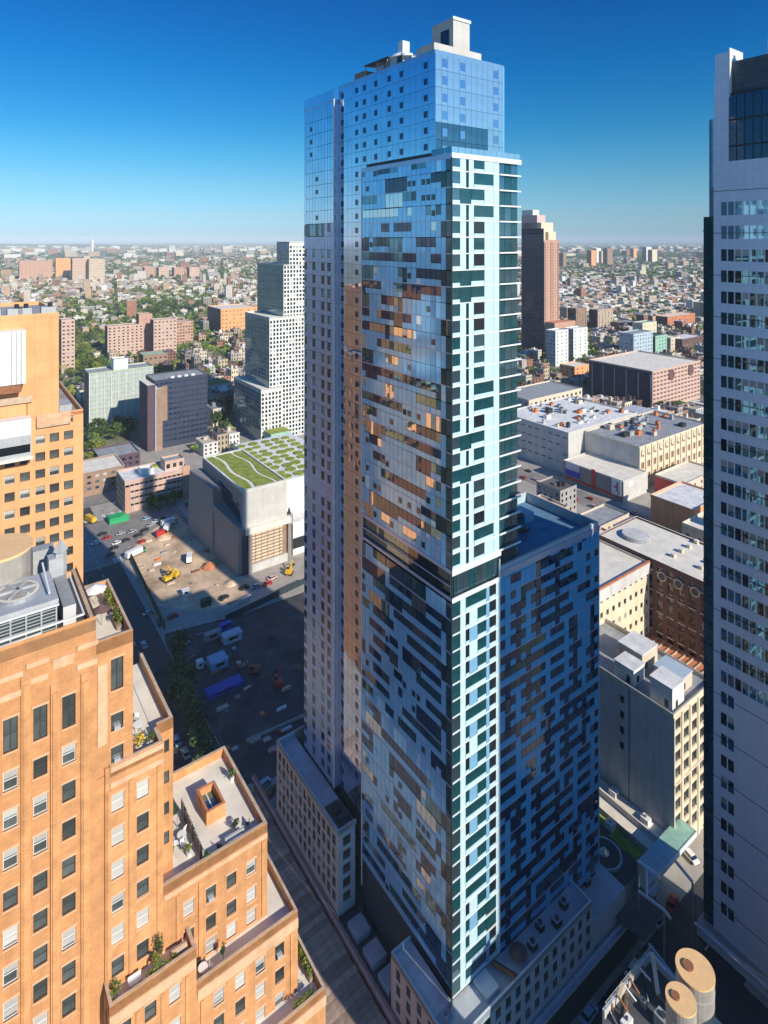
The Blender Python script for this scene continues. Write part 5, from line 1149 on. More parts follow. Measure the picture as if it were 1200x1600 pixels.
for (b_0, b_1, z_0, z_1, m_, lb) in [(228, 238, 4.5, 8, 'blue_sheet', 'blue sign panel'), (228, 238, 8.1, 12, 'lilac_panel', 'pale sign panel'), (217, 219.5, 1.5, 13.2, 'red', 'tall red sign'), (200, 206, 3, 12, 'white', 'white poster panel'), (199.5, 238, 2.2, 3.4, 'red', 'red awning strip')]:
    q = MB((313, 199, 0)); q.box(312.6, 312.96, b_0, b_1, z_0, z_1, m_); q.build('sign_panel', ML, label=lb)
q = MB((313, 199, 0)); q.box(312.45, 312.6, 202, 202.8, 5.5, 10.5, 'red'); q.box(312.45, 312.6, 202.8, 204.4, 7.4, 8.2, 'red'); q.box(312.45, 312.6, 201.2, 202, 4.2, 5.6, 'lightblue'); q.build('poster_mark', ML)
q = MB((313, 199, 0)); q.box(313, 338, 198.6, 199, 2, 12, 'pale_concrete'); q.box(318, 322, 198.5, 198.6, 8, 11, 'white'); q.build('front_panel', ML)
gbuild('red_side_shop', 'low shop with red side wall under the cream arched store', 'shop', 341, 380, 178, 196, 11, 'beige_stone', 'roof_pale', 'red', 5, 2, 0, 0)
gbuild('tan_loading_block', 'tan stuccoed low block with a pale roof in front of the sign-fronted shops', 'building', 292, 322, 148, 170, 20, 'tan_brick', 'roof_white', 'tan_brick', 4, 3, 0, 0)
gbuild('tan_loading_block', 'cream stuccoed block with a glazed white box, near the right tower edge', 'building', 262, 300, 118, 138, 26, 'cream_stone', 'roof_pale', 'beige_stone', 6, 4, 4, 3)
gbuild('white_glazed_box', 'white glazed stair box on the cream block near the right tower edge', 'stair box', 270, 276, 122, 132, 32, 'white_render', 'roof_white', 'podium_blue', z0=25)
gbuild('brown_row_building', 'small brown row building just beyond the pale warehouse roof', 'building', 226, 250, 158, 170, 15, 'brown_brick', 'roof_pale', 'brown_brick', 5, 3, 3, 3)
gbuild('brown_row_building', 'second brown row building behind the first, by the avenue', 'building', 252, 276, 172, 186, 14, 'beige_stone', 'roof_grey', 'brown_brick', 5, 3, 3, 3)
gbuild('old_hall_block', 'beige hall with a long glazed roof light behind the white roofed store', 'building', 372, 440, 318, 352, 24, 'cream_stone', 'roof_grey', 'roof_blue_grey', 12, 4, 6, 4, 2.4, 2.2)
gbuild('low_street_block', 'grey low block left of the department store behind the glass wing', 'building', 340, 366, 330, 372, 20, 'brown_brick', 'roof_white', 'grey_concrete', 5, 4, 6, 4)
# dense low-rise blocks between the warehouse and the avenue
for i, (a0, b0, w_, d_, h_, wm, rm, lb) in enumerate([
    (150, 142, 16, 14, 17, 'brown_brick', 'roof_pale', 'brown row building just behind the cream warehouse'),
    (168, 142, 13, 16, 14, 'beige_stone', 'roof_grey', 'beige row building right behind the cream warehouse'),
    (184, 138, 12, 14, 19, 'dark_brick', 'roof_dark', 'dark brick walk-up behind the oval skylight'),
    (198, 134, 14, 12, 13, 'house_4', 'roof_white', 'orange brick shop with white roof by the dark hotel'),
    (152, 160, 14, 16, 12, 'cream_stone', 'roof_pale', 'cream shop building with pale roof, second row back'),
    (170, 162, 18, 14, 21, 'house_3', 'roof_grey', 'tall brown walk-up in the second row back'),
    (192, 154, 12, 18, 15, 'house_5', 'roof_pale', 'grey block in the second row back'),
    (208, 150, 14, 16, 18, 'tan_brick', 'roof_pale', 'tan corner block with pale roof in the second row'),
    (214, 122, 18, 16, 24, 'brown_brick', 'roof_grey', 'brown loft behind the dark brick hotel'),
    (236, 112, 16, 18, 20, 'house_6', 'roof_white', 'yellowish cream block with white roof near the right tower edge'),
    (232, 136, 14, 16, 28, 'plum_clad', 'roof_grey', 'plum coloured narrow block with grey roof'),
    (252, 138, 15, 14, 16, 'house_2', 'roof_pale', 'cream block left of the glazed stair box'),
    (160, 186, 16, 14, 10, 'house_9', 'roof_white', 'low white shop in the third row back'),
    (182, 184, 16, 16, 14, 'house_1', 'roofc_3', 'red brick block with brown roof in the third row back'),
    (204, 178, 14, 16, 12, 'house_8', 'roofc_5', 'pinkish block with tan roof in the third row back'),
    (222, 188, 16, 16, 17, 'house_7', 'roofc_4', 'maroon block by the avenue in the third row'),
    (246, 196, 14, 18, 13, 'house_0', 'roof_pale', 'tan block with pale roof right beside the avenue'),
    (266, 206, 14, 16, 16, 'house_5', 'roofc_1', 'grey block with black roof beside the avenue')]):
    gbuild('low_rise_block', lb, 'building', a0, a0+w_, b0, b0+d_, h_, wm, rm, wm, 4, max(2, int(h_/4)), 4, max(2, int(h_/4)), 1.5, 1.8)
    for j in range(3):
        aa, bb = a0+2.5+R.random()*(w_-5), b0+2.5+R.random()*(d_-5); m1 = R.choice(['galv', 'beige_stone', 'dark_metal', 'terracotta']); hh = 1.2+R.random()*1.6
        small('roof_unit', ['first', 'second', 'third'][j].replace('first', 'near').replace('second', 'middle').replace('third', 'far')+' roof unit on the '+lb, 'roof machine', aa, bb, h_-1, lambda q: (q.box(aa-1.1, aa+1.1, bb-.9, bb+.9, h_-1, h_-1+hh, m1), q.cyl(aa, bb, h_-1+hh, h_-.6+hh, .5, 'core', n=8)), 'roof units on low blocks')
small('rooftop_bluebox', 'white flat roofed shed beyond the cream store', 'shed', 410, 250, 0, lambda q: q.box(404, 440, 246, 270, 0, 20, 'podium_blue', top='roof_blue_grey'))

# ------------------------------------------------------------ vehicles and site
def car_meshes(m):
    key = ('car', m)
    if key in _c: return _c[key]
    q = MB(); P = [(-2.15, .35), (-2.2, .75), (-1.3, .92), (1.35, .95), (2.15, .8), (2.2, .35)]
    for s in (-.88, .88): q.poly([(x, s, z_) for x, z_ in P], m)
    for i in range(len(P)):
        p, r_ = P[i], P[(i+1) % len(P)]; q.poly([(p[0], -.88, p[1]), (r_[0], -.88, r_[1]), (r_[0], .88, r_[1]), (p[0], .88, p[1])], m)
    q.hexa([(-1.0, -.68, 1.38), (.9, -.68, 1.38), (.9, .68, 1.38), (-1.0, .68, 1.38), (-.9, -.64, 1.46), (.8, -.64, 1.46), (.8, .64, 1.46), (-.9, .64, 1.46)], m)
    g_ = MB(); g_.hexa([(-1.5, -.8, .93), (1.45, -.8, .93), (1.45, .8, .93), (-1.5, .8, .93), (-1.0, -.67, 1.38), (.9, -.67, 1.38), (.9, .67, 1.38), (-1.0, .67, 1.38)], 'pane_dark')
    w2 = MB(); w2.cyl(0, 0, -.1, .1, .33, 'tyre', n=12, ax='y')
    _c[key] = (q.mesh('body'), g_.mesh('cabin_glass'), w2.mesh('wheel')); return _c[key]
def car(label, a, b, rot, m, group=None, cat='car', name='parked_car'):
    t = thing(name, label, cat, a, b, .03, group, rot); bm, gm_, wm = car_meshes(m)
    child(bm, 'body', t); child(gm_, 'cabin_glass', t)
    for x in (-1.35, 1.35):
        for y in (-.85, .85): child(wm, 'wheel', t, (x, y, .33))
def truck(label, a, b, rot, cab, boxm, L_=7.0):
    t = thing('box_truck', label, 'truck', a, b, .03, None, rot)
    q = MB(); q.box(-L_/2, L_/2-1.9, -1.2, 1.2, .9, 3.3, boxm); q.build('cargo_box', t)
    q = MB(); q.box(L_/2-1.8, L_/2, -1.1, 1.1, .5, 1.5, cab); q.hexa([(L_/2-1.8, -1.1, 1.5), (L_/2-.1, -1.1, 1.5), (L_/2-.1, 1.1, 1.5), (L_/2-1.8, 1.1, 1.5), (L_/2-1.8, -1.05, 2.5), (L_/2-.7, -1.05, 2.5), (L_/2-.7, 1.05, 2.5), (L_/2-1.8, 1.05, 2.5)], 'pane_dark'); q.build('cab', t)
    q = MB(); q.box(-L_/2, L_/2-.2, -.9, .9, .45, .9, 'dark_metal'); q.build('chassis', t)
    for x in (-L_/2+1.1, L_/2-1): 
        for y in (-1.05, 1.05): q = MB(); q.cyl(x, .45, y-.15, y+.15, .45, 'tyre', n=12, ax='y'); q.build('wheel', t)
def excavator(label, a, b, rot, m='yellow'):
    t = thing('excavator', label, 'excavator', a, b, .05, None, rot)
    for y in (-1.2, 1.2):
        q = MB(); q.hexa([(-1.6, y-.3, 0), (1.6, y-.3, 0), (1.6, y+.3, 0), (-1.6, y+.3, 0), (-2.0, y-.3, .8), (2.0, y-.3, .8), (2.0, y+.3, .8), (-2.0, y+.3, .8)], 'tyre'); q.build('track', t)
    q = MB(); q.box(-2.0, 1.4, -1.3, 1.3, .95, 2.1, m); q.box(-2.0, -.8, -1.2, 1.2, 2.1, 2.5, m); q.build('body', t)
    q = MB(); q.box(.1, 1.4, .2, 1.25, 2.1, 3.1, 'pane_dark', top=m); q.build('cab', t)
    q = MB(); q.bar((1.2, -.3, 1.8), (3.6, -.3, 4.2), .24, m); q.build('boom', t)
    q = MB(); q.bar((3.6, -.3, 4.2), (5.6, -.3, 1.8), .18, m); q.build('stick', t)
    q = MB(); q.hexa([(5.3, -.8, .9), (6.0, -.8, .7), (6.0, .2, .7), (5.3, .2, .9), (5.2, -.8, 1.9), (5.9, -.8, 1.8), (5.9, .2, 1.8), (5.2, .2, 1.9)], 'dark_metal'); q.build('bucket', t)
q = MB()
def gpoly(pts, z_, m):
    q.poly([(*at(x, y), z_) for x, y in pts], m)
def gstrip(name, pts, z_, m):
    global q
    q = MB(); P = [at(x, y) for x, y in pts]; n = len(P)
    q.poly([(*p, z_) for p in P], m)
    for i in range(n): q.poly([(*P[i], z_-.3), (*P[(i+1) % n], z_-.3), (*P[(i+1) % n], z_), (*P[i], z_)], m)
    struct(q, name)
gstrip('construction_ground', [(198, 872), (218, 843), (275, 802), (300, 830), (345, 868), (392, 905), (388, 930), (330, 952), (300, 955), (235, 945)], .03, 'dirt')
gstrip('site_path', [(330, 962), (392, 925), (470, 880), (478, 905), (395, 945), (350, 968)], .05, 'pavement')
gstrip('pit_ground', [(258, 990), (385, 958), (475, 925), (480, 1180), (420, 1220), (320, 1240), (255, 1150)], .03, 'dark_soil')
# soil heaps
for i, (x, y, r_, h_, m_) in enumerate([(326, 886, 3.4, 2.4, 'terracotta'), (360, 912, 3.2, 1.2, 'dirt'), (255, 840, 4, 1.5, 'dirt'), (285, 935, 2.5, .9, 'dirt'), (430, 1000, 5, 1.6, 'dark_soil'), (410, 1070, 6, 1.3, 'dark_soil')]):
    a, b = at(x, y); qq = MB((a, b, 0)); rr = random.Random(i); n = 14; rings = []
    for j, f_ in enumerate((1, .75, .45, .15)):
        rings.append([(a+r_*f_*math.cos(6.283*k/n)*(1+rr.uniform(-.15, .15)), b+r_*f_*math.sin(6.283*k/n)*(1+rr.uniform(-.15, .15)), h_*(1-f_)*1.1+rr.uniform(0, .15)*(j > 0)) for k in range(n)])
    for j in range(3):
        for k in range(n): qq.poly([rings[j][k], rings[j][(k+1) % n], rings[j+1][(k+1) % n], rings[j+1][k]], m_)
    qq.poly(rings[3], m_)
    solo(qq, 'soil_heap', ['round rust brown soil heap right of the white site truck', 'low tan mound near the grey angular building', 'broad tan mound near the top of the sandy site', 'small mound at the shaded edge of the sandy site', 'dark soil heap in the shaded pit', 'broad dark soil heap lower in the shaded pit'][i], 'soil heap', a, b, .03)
def SP(x, y): return at(x, y)
a, b = SP(262, 908); excavator('yellow excavator in the middle of the sunlit sandy site', a, b, .3)
a, b = SP(272, 902); excavator('second yellow digger just right of the middle one on the sandy site', a, b, 2.2)
a, b = SP(452, 897); excavator('yellow digger on the pale path at the foot of the grey angular building', a, b, .8)
a, b = SP(435, 1072); excavator('red excavator in the dark shaded pit', a, b, 1.2, 'red')
a, b = SP(398, 1052); excavator('rusty crane-like digger at the left of the red one in the dark pit', a, b, 2.6, 'rust')
a, b = SP(296, 876); truck('white truck in the middle of the sunlit sandy site', a, b, 1.2, 'pink', 'white')
a, b = SP(253, 838); truck('red truck at the top of the sandy site', a, b, .1, 'orange', 'red', 6)
a, b = SP(262, 828); truck('white box truck right beside the red truck', a, b, 1.0, 'white', 'white', 7)
a, b = SP(212, 868); truck('long green and white container truck on the left edge of the sandy site', a, b, .35, 'green_sheet', 'white', 10)
a, b = SP(140, 815); truck('yellow bus-like truck at the foot of the orange tower', a, b, 1.9, 'yellow', 'yellow', 9)
a, b = SP(265, 820); truck('white trailer at the top right of the site', a, b, .1, 'white', 'white', 9)
cars = [(167, 842, .15, 'red'), (178, 858, .2, 'dark_metal'), (160, 836, .1, 'dark_metal'), (172, 868, .2, 'dark_metal'), (182, 850, .2, 'white'), (206, 832, .15, 'galv'), (216, 838, .15, 'dark_metal'), (226, 830, .15, 'dark_metal'), (235, 822, .1, 'galv'), (244, 816, .1, 'white'), (253, 812, .1, 'dark_metal'), (228, 812, .1, 'lightblue'), (222, 848, .1, 'red'), (188, 835, .1, 'galv'), (150, 850, .2, 'white'), (196, 846, .2, 'dark_metal'),
        (382, 920, .1, 'dark_metal'), (350, 936, .3, 'dark_metal'), (400, 918, .1, 'galv'), (418, 914, .1, 'red'), (425, 905, .1, 'pink'), (246, 788, .1, 'white'), (258, 785, .1, 'dark_metal'), (292, 790, 1.4, 'dark_metal'), (300, 804, 1.5, 'galv'), (308, 780, 1.5, 'white'), (232, 960, .1, 'galv'), (250, 975, 1.5, 'dark_metal'), (270, 965, .1, 'red'),
        (225, 1010, 1.57, 'galv'), (240, 1050, 1.57, 'dark_metal'), (276, 1160, 1.57, 'lightblue'), (290, 1180, 1.57, 'galv'), (412, 1228, .3, 'lightblue'), (425, 1240, .3, 'dark_metal')]
nm_ = {'red': 'red', 'dark_metal': 'black', 'white': 'white', 'galv': 'silver', 'lightblue': 'blue', 'pink': 'pale pink'}
for i, (x, y, rt_, m_) in enumerate(cars):
    a, b = SP(x, y)
    zone = 'on the sunlit roads left of the sandy site' if i < 16 else ('on the pale path below the sandy site' if i < 21 else ('near the pink midrise trees' if i < 26 else 'in the shaded street by the pit'))
    car('%s car %s' % (nm_[m_], zone), a, b, rt_, m_, nm_[m_]+' cars '+zone)
for i, (x, y, rt_, m_) in enumerate([(1050, 1415, .2, 'red'), (960, 1555, .05, 'dark_metal'), (990, 1520, .05, 'white'), (1030, 1440, .1, 'galv'), (920, 1590, .05, 'lightblue'), (1078, 1340, 1.3, 'white')]):
    a, b = SP(x, y); car(['red', 'black', 'white', 'silver', 'blue', 'white'][i]+' car '+['under the pale gantry', 'in the dark street below the podium', 'in the dark street nearest the gantry', 'just beyond the gantry', 'at the bottom of the dark street', 'by the panelled office tower foot'][i], a, b, rt_, m_)
rr = random.Random(21)
for i in range(46):
    b = 150+i*6.2+rr.uniform(-1, 1); a = rr.choice([294.5, 298, 302, 305.6]); m_ = rr.choice(list(nm_)); car('%s car on the avenue beyond the lower glass wing' % nm_[m_], a, b, 1.57, m_, nm_[m_]+' cars on the right avenue')
# site cabins, fences, walls in pit
for i, (x, y, w2, d2, h_, m_, lb) in enumerate([(362, 1000, 7, 3.5, 2.8, 'podium_blue', 'pale blue site cabin at the top of the shaded pit'), (340, 1040, 6, 5, 2.8, 'lightblue', 'light blue flat cabin in the left of the shaded pit'), (312, 1043, 2, 2, 2.4, 'white', 'small white cabin left of the light blue one'), (352, 984, 5, 2, 2.6, 'blue_sheet', 'deep blue container behind the pale site cabin'), (332, 998, 6, 2, 2.6, 'roof_grey', 'grey container at the upper left of the pit'), (350, 1078, 12, 4, 1.6, 'blue_sheet', 'long blue tarpaulin covered stack in the pit'), (290, 930, 3, 2, 2.4, 'white', 'white cabin at the lower edge of the sandy site'), (322, 946, 4, 2, 2.4, 'leaf_dark', 'dark green container at the lower edge of the sandy site')]):
    a, b = at(x, y); small('site_cabin', lb, 'site cabin', a, b, 0, lambda q: (q.box(a-w2/2, a+w2/2, b-d2/2, b+d2/2, .05, h_, m_), q.box(a-w2/2-.1, a+w2/2+.1, b-d2/2-.1, b+d2/2+.1, h_, h_+.12, m_), q.box(a-w2/4, a+w2/4, b-d2/2-.04, b-d2/2, h_*.45, h_*.8, 'pane_dark')))
def fence(label, p0, p1, h_=2.2, m='pale_concrete', n=14, name='site_fence'):
    a0, b0 = at(*p0); a1, b1 = at(*p1); t = thing(name, label, 'fence', a0, b0, 0)
    for i in range(n):
        f0, f1 = i/n, (i+.96)/n; x0, y0, x1, y1 = [(a1-a0)*f0, (b1-b0)*f0, (a1-a0)*f1, (b1-b0)*f1]
        d = Vector((x1-x0, y1-y0)).normalized(); nx, ny = -d.y*.08, d.x*.08; q = MB()
        q.hexa([(x0-nx, y0-ny, 0), (x1-nx, y1-ny, 0), (x1+nx, y1+ny, 0), (x0+nx, y0+ny, 0), (x0-nx, y0-ny, h_), (x1-nx, y1-ny, h_), (x1+nx, y1+ny, h_), (x0+nx, y0+ny, h_)], m); q.build('panel', t)
fence('dark green fence along the left side of the sandy site', (203, 870), (258, 985), 3.0, 'leaf_dark', 24)
fence('pale hoarding between the sandy site and the path', (336, 966), (392, 935), 2.0, 'pale_concrete', 10)
fence('dark retaining wall along the top of the shaded pit', (352, 972), (476, 912), 2.6, 'core', 20, 'retaining_wall')
fence('pale barrier across the near end of the shaded pit', (385, 1160), (475, 1120), 1.0, 'grey_concrete', 16)
rr = random.Random(31)
for i in range(60):
    x, y = (rr.uniform(215, 370), rr.uniform(830, 945)) if i < 26 else (rr.uniform(275, 470), rr.uniform(985, 1210))
    if i < 26 and (y-800) < (x-275)*.95+12 and x > 275: continue
    if i < 26 and y > 880+(x-205)*.55: continue
    a, b = at(x, y); w2 = rr.uniform(.5, 2.0); d2 = rr.uniform(.3, .9); h_ = rr.uniform(.25, .9); m_ = rr.choice(['timber', 'rust', 'steel', 'orange', 'white', 'galv', 'beige_stone'])
    lab = {'timber': 'brown timber', 'rust': 'rusty steel', 'steel': 'grey steel', 'orange': 'orange', 'white': 'white', 'galv': 'silvery', 'beige_stone': 'beige block'}[m_]
    small('material_stack', '%s material stack lying on the %s' % (lab, 'sunlit sandy site' if i < 26 else 'dark shaded pit floor'), 'stack', a, b, 0.03, lambda q: [q.box(a-w2+j*.06, a+w2-j*.04, b-d2, b+d2, .03+j*h_/3, .0+(j+1)*h_/3, m_) for j in range(3)], lab+' stacks on the '+('site' if i < 26 else 'pit'))

def lamp(label, a, b, group):
    t = thing('street_lamp', label, 'street lamp', a, b, 0, group)
    q = MB(); q.cyl(0, 0, 0, 8, .11, 'steel', .07, n=8); q.build('pole', t)
    q = MB(); q.bar((0, 0, 8), (1.9, 0, 8.4), .05, 'steel'); q.build('arm', t)
    q = MB(); q.box(1.7, 2.4, -.13, .13, 8.32, 8.45, 'galv'); q.build('lamp_head', t)
for i in range(14): lamp('tall grey street lamp along the kerb of the long street left of the pit', 66.8 if i % 2 else 48.4, 160+i*15, 'street lamps along the street by the pit')
for i in range(8): lamp('grey street lamp on the plaza road in front of the pink midrise', 72+i*12, 349, 'street lamps on the plaza road')
# ------------------------------------------------------------ trees
TM = {}
def tree_mesh(i, kind):
    key = (i, kind)
    if key in TM: return TM[key]
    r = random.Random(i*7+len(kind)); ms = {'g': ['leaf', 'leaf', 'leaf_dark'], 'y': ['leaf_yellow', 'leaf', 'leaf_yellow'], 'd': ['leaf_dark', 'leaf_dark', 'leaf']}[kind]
    q = MB(); q.cyl(0, 0, 0, 3.2, .28, 'bark', .16, n=7)
    for k in range(4):
        t = k*1.6+r.random(); q.bar((0, 0, 2.8), (1.6*math.cos(t), 1.6*math.sin(t), 4.8), .08, 'bark')
    tm = q.mesh('trunk'); q = MB(); crown(q, 0, 0, 5.6, 3.4, 2.9, 330, ms, r, .55, 7); TM[key] = (tm, q.mesh('crown')); return TM[key]
def tree(label, a, b, s=1.0, kind='g', group=None, z=0.0):
    t = thing('tree', label, 'tree', a, b, z, group, R.uniform(0, 6)); s *= R.uniform(.85, 1.2); t.scale = (s, s, s*R.uniform(.85, 1.15))
    tm, cm = tree_mesh(R.randrange(5), kind); child(tm, 'trunk', t); child(cm, 'crown', t)
treecount = 0
ORD = ['leftmost', 'second from the left', 'third from the left', 'fourth from the left', 'fifth from the left', 'sixth from the left', 'seventh from the left', 'eighth from the left', 'ninth from the left', 'tenth from the left', 'eleventh from the left', 'twelfth from the left']
def ordn(i, n):
    if i < n/2: return ORD[i] if i < 12 else None
    j = n-1-i
    return ('rightmost' if j == 0 else ORD[j].replace('left', 'right')) if j < 12 else None
def grove(n, x0, x1, y0, y1, label, kind='g', s=1.0, cond=None, seed=0):
    global treecount
    r = random.Random(seed+17); P = []
    for i in range(n*4):
        x, y = r.uniform(x0, x1), r.uniform(y0, y1)
        if cond and not cond(x, y): continue
        P.append((x, y))
        if len(P) == n: break
    P.sort()
    for i, (x, y) in enumerate(P):
        if treecount >= 298: return
        a, b = at(x, y); o_ = ordn(i, len(P)) if len(P) <= 24 else None
        tree((o_+' '+label) if o_ else label, a, b, s, r.choice(kind), label+' group'); treecount += 1
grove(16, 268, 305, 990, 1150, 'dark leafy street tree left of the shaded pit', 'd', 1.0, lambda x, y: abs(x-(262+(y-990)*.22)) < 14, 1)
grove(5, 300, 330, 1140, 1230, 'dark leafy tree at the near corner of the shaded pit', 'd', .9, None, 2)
grove(18, 225, 285, 775, 802, 'yellow green street tree in front of the pink midrise', 'yyg', .75, lambda x, y: abs(y-(806-(x-225)*.55)) < 10, 3)
grove(16, 135, 160, 690, 740, 'olive tree beside the orange tower edge', 'yg', 1.0, None, 4)
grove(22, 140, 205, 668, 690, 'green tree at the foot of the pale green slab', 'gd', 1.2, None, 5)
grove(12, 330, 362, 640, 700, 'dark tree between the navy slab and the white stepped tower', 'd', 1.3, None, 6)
grove(60, 95, 165, 505, 590, 'park tree left of the pink housing estate', 'gdy', 1.7, None, 7)
grove(50, 230, 325, 478, 498, 'park tree behind the pink housing estate', 'gd', 1.9, None, 8)
grove(16, 285, 350, 545, 560, 'bright tree row beyond the low school roof', 'yg', 1.2, None, 9)
grove(14, 820, 990, 690, 800, 'street tree along the avenue beyond the glass wing', 'yg', .9, lambda x, y: abs(y-(672+(x-820)*.72)) < 12, 10)
grove(8, 1028, 1065, 640, 660, 'green tree at the foot of the plum garage', 'g', 1.1, None, 11)
grove(30, 880, 1090, 545, 600, 'scattered tree among the low right hand blocks', 'gdy', 1.0, None, 12)
grove(24, 160, 330, 580, 640, 'scattered tree around the low school roofs', 'gy', 1.0, lambda x, y: x > 255, 13)

# ------------------------------------------------------------ filler city
ex = [(40, 180, 230, 480), (100, 240, 380, 600), (60, 150, 500, 560), (140, 440, 60, 375), (480, 600, 270, 370), (290, 310, 60, 480)]
occ = []
for o in list(bpy.data.objects):
    if o.type == 'EMPTY' and 'ab' in o and o['category'] in ('apartment block', 'building', 'tower', 'skyscraper', 'store', 'parking garage', 'shops'):
        ww = 0; dd = 0; x0 = y0 = 1e9; x1 = y1 = -1e9
        for ch in o.children:
            for v in ch.bound_box: x0 = min(x0, v[0]); x1 = max(x1, v[0]); y0 = min(y0, v[1]); y1 = max(y1, v[1])
        occ.append((o['ab'][0]+x0-5, o['ab'][0]+x1+5, o['ab'][1]+y0-5, o['ab'][1]+y1+5))
def free(a, b, m=8):
    for e in occ:
        if e[0]-m < a < e[1]+m and e[2]-m < b < e[3]+m: return False
    return True
def park(x, y, r):
    if 90 < x < 335 and 470 < y < 600 and not (y > 560 and x > 250): return .93
    if 880 < x < 1100 and 396 < y < 404: return .95
    if x < 130 and 376.5 < y < 381: return .95
    if 200 < x < 330 and 448 < y < 475: return .75
    if y > 470: return .32
    return .38 if x > 500 else .42
LM = [(196, 555, 'pink slab block'), (262, 575, 'arched church hall'), (370, 510, 'tan office slab'), (190, 630, 'pale green slab'), (285, 690, 'navy office slab'), (330, 590, 'low white school'), (440, 540, 'white stepped tower'), (890, 570, 'white apartment pair'), (945, 515, 'brown brick estate towers'), (1010, 530, 'stone church-like block'), (1065, 510, 'red brick school'), (1000, 620, 'plum parking garage'), (900, 625, 'beige old hall'), (845, 560, 'crowned brick tower'), (1080, 545, 'dark red warehouse'), (845, 620, 'grey low block')]
HM = []
for i in range(10):
    for v in range(2):
        r = random.Random(i*3+v); q = MB(); w_, d_, h_ = 9, 13, 10; m_ = 'house_%d' % i; rm = 'roofc_%d' % r.randrange(6)
        q.wall('f', -d_/2, -w_/2, w_/2, 0, h_, holes_for([-3, 0, 3], [2.2, 5.2, 8.2], 1.2, 1.7), m_, .2); q.wall('l', -w_/2, -d_/2, d_/2, 0, h_, holes_for([-4, 0, 4], [5.2, 8.2], 1.2, 1.7) if v else [], m_, .2)
        q.wall('r', w_/2, -d_/2, d_/2, 0, h_, [], m_); q.poly([(-w_/2, d_/2, 0), (w_/2, d_/2, 0), (w_/2, d_/2, h_), (-w_/2, d_/2, h_)], m_)
        q.box(-w_/2+.2, w_/2-.2, -d_/2+.2, d_/2-.2, h_-.6, h_-.4, rm); q.box(-w_/2-.2, w_/2+.2, -d_/2-.3, -d_/2+.2, h_-.1, h_+.4, m_)
        q.box(-1.5+v, 1+v, 1, 3.5, h_-.4, h_+1.8, rm); q.box(w_/2-1.2, w_/2-.5, -1, .2, h_-.4, h_+1.5, 'house_1'); HM.append((q.mesh('rowhouse'), i))
cn = ['tan', 'red brick', 'cream', 'dark brown', 'orange brick', 'grey', 'yellow cream', 'maroon', 'pinkish', 'white']
cand = []; treec = []
r = random.Random(99)
# blocks: rotated grid
def gen(Y0, Y1, bw, bl, sw_, hw, hd, rotg, jitter):
    c_, s_ = math.cos(rotg), math.sin(rotg); n = int(Y1*1.4/bw)+2
    for i in range(-n, n):
        for j in range(-n, n):
            u0, v0 = i*bl, j*bw
            cx, cy = (u0+bl/2)*c_-(v0+bw/2)*s_, (u0+bl/2)*s_+(v0+bw/2)*c_
            if not (Y0-bl < cy < Y1+bl) or abs(cx) > .72*cy+bl: continue
            for row, vo in ((0, sw_/2+hd/2), (1, bw-sw_/2-hd/2)):
                u = u0+sw_/2
                while u < u0+bl-sw_/2-hw:
                    ww = hw*r.uniform(.8, 1.6); uu = u+ww/2; u += ww+(.1 if r.random() < .8 else hw)
                    vv = v0+vo+r.uniform(-jitter, jitter); x, y = uu*c_-vv*s_, uu*s_+vv*c_
                    if not (Y0 <= y < Y1) or abs(x) > .70*y: continue
                    px_, py_ = 600+x/y*F, 375+H/y*F
                    hidden = (476 < px_ < 810) or px_ > 1110 or (px_ < 128 and py_ > 505)
                    if hidden and r.random() < .75: continue
                    pk = park(px_, py_, r)
                    if r.random() < pk*.8: treec.append((x, y)); continue
                    cand.append((x, y, ww, hd*r.uniform(.8, 1.2), rotg+(math.pi if row else 0)))
            k = 0
            while k < bl:  # trees in yards and streets
                if r.random() < .75:
                    vv = v0+(bw/2 if r.random() < .5 else r.choice([2.5, bw-2.5]))+r.uniform(-3, 3); uu = u0+k; x, y = uu*c_-vv*s_, uu*s_+vv*c_
                    if Y0 <= y < Y1 and abs(x) < .7*y: treec.append((x, y))
                k += 11 if Y1 < 2000 else 24
gen(420, 1100, 62, 190, 14, 8, 15, TH, 1)
gen(1100, 2200, 66, 200, 14, 11, 17, math.radians(24), 1.5)
gen(2200, 4500, 84, 240, 18, 26, 26, math.radians(15), 3)
gen(4500, 12000, 230, 420, 40, 75, 75, math.radians(28), 15)
def ab_of(x, y): return x*CS+y*SN, -x*SN+y*CS
rp = random.Random(5)
for (x0, x1, y0, y1, n_) in [(90, 335, 470, 560, 1040), (200, 335, 448, 475, 520), (880, 1098, 397, 404, 1400), (0, 400, 378, 384, 500), (90, 200, 600, 660, 60), (0, 470, 425, 475, 900), (130, 360, 500, 600, 260), (840, 1098, 420, 560, 1000), (130, 400, 430, 560, 840), (0, 470, 386, 430, 1400), (860, 1098, 385, 420, 1000)]:
    for _ in range(n_):
        px_, py_ = rp.uniform(x0, x1), rp.uniform(y0, y1); y = H*F/(py_-375); treec.append(((px_-600)/F*y+rp.uniform(-4, 4), y))
cand = [c for c in cand if c[1] > 1300 or free(*ab_of(c[0], c[1]))]
treec = [c for c in treec if c[1] > 1300 or free(*ab_of(c[0], c[1]), 2)]
def vis(c):
    px_, py_ = 600+c[0]/c[1]*F, 375+H/c[1]*F
    if px_ < 0 or px_ > 1097 or 474 < px_ < 815 or (px_ < 128 and py_ > 505): return False
    return True
cand.sort(key=lambda c: (0 if vis(c) else 1, c[1]))
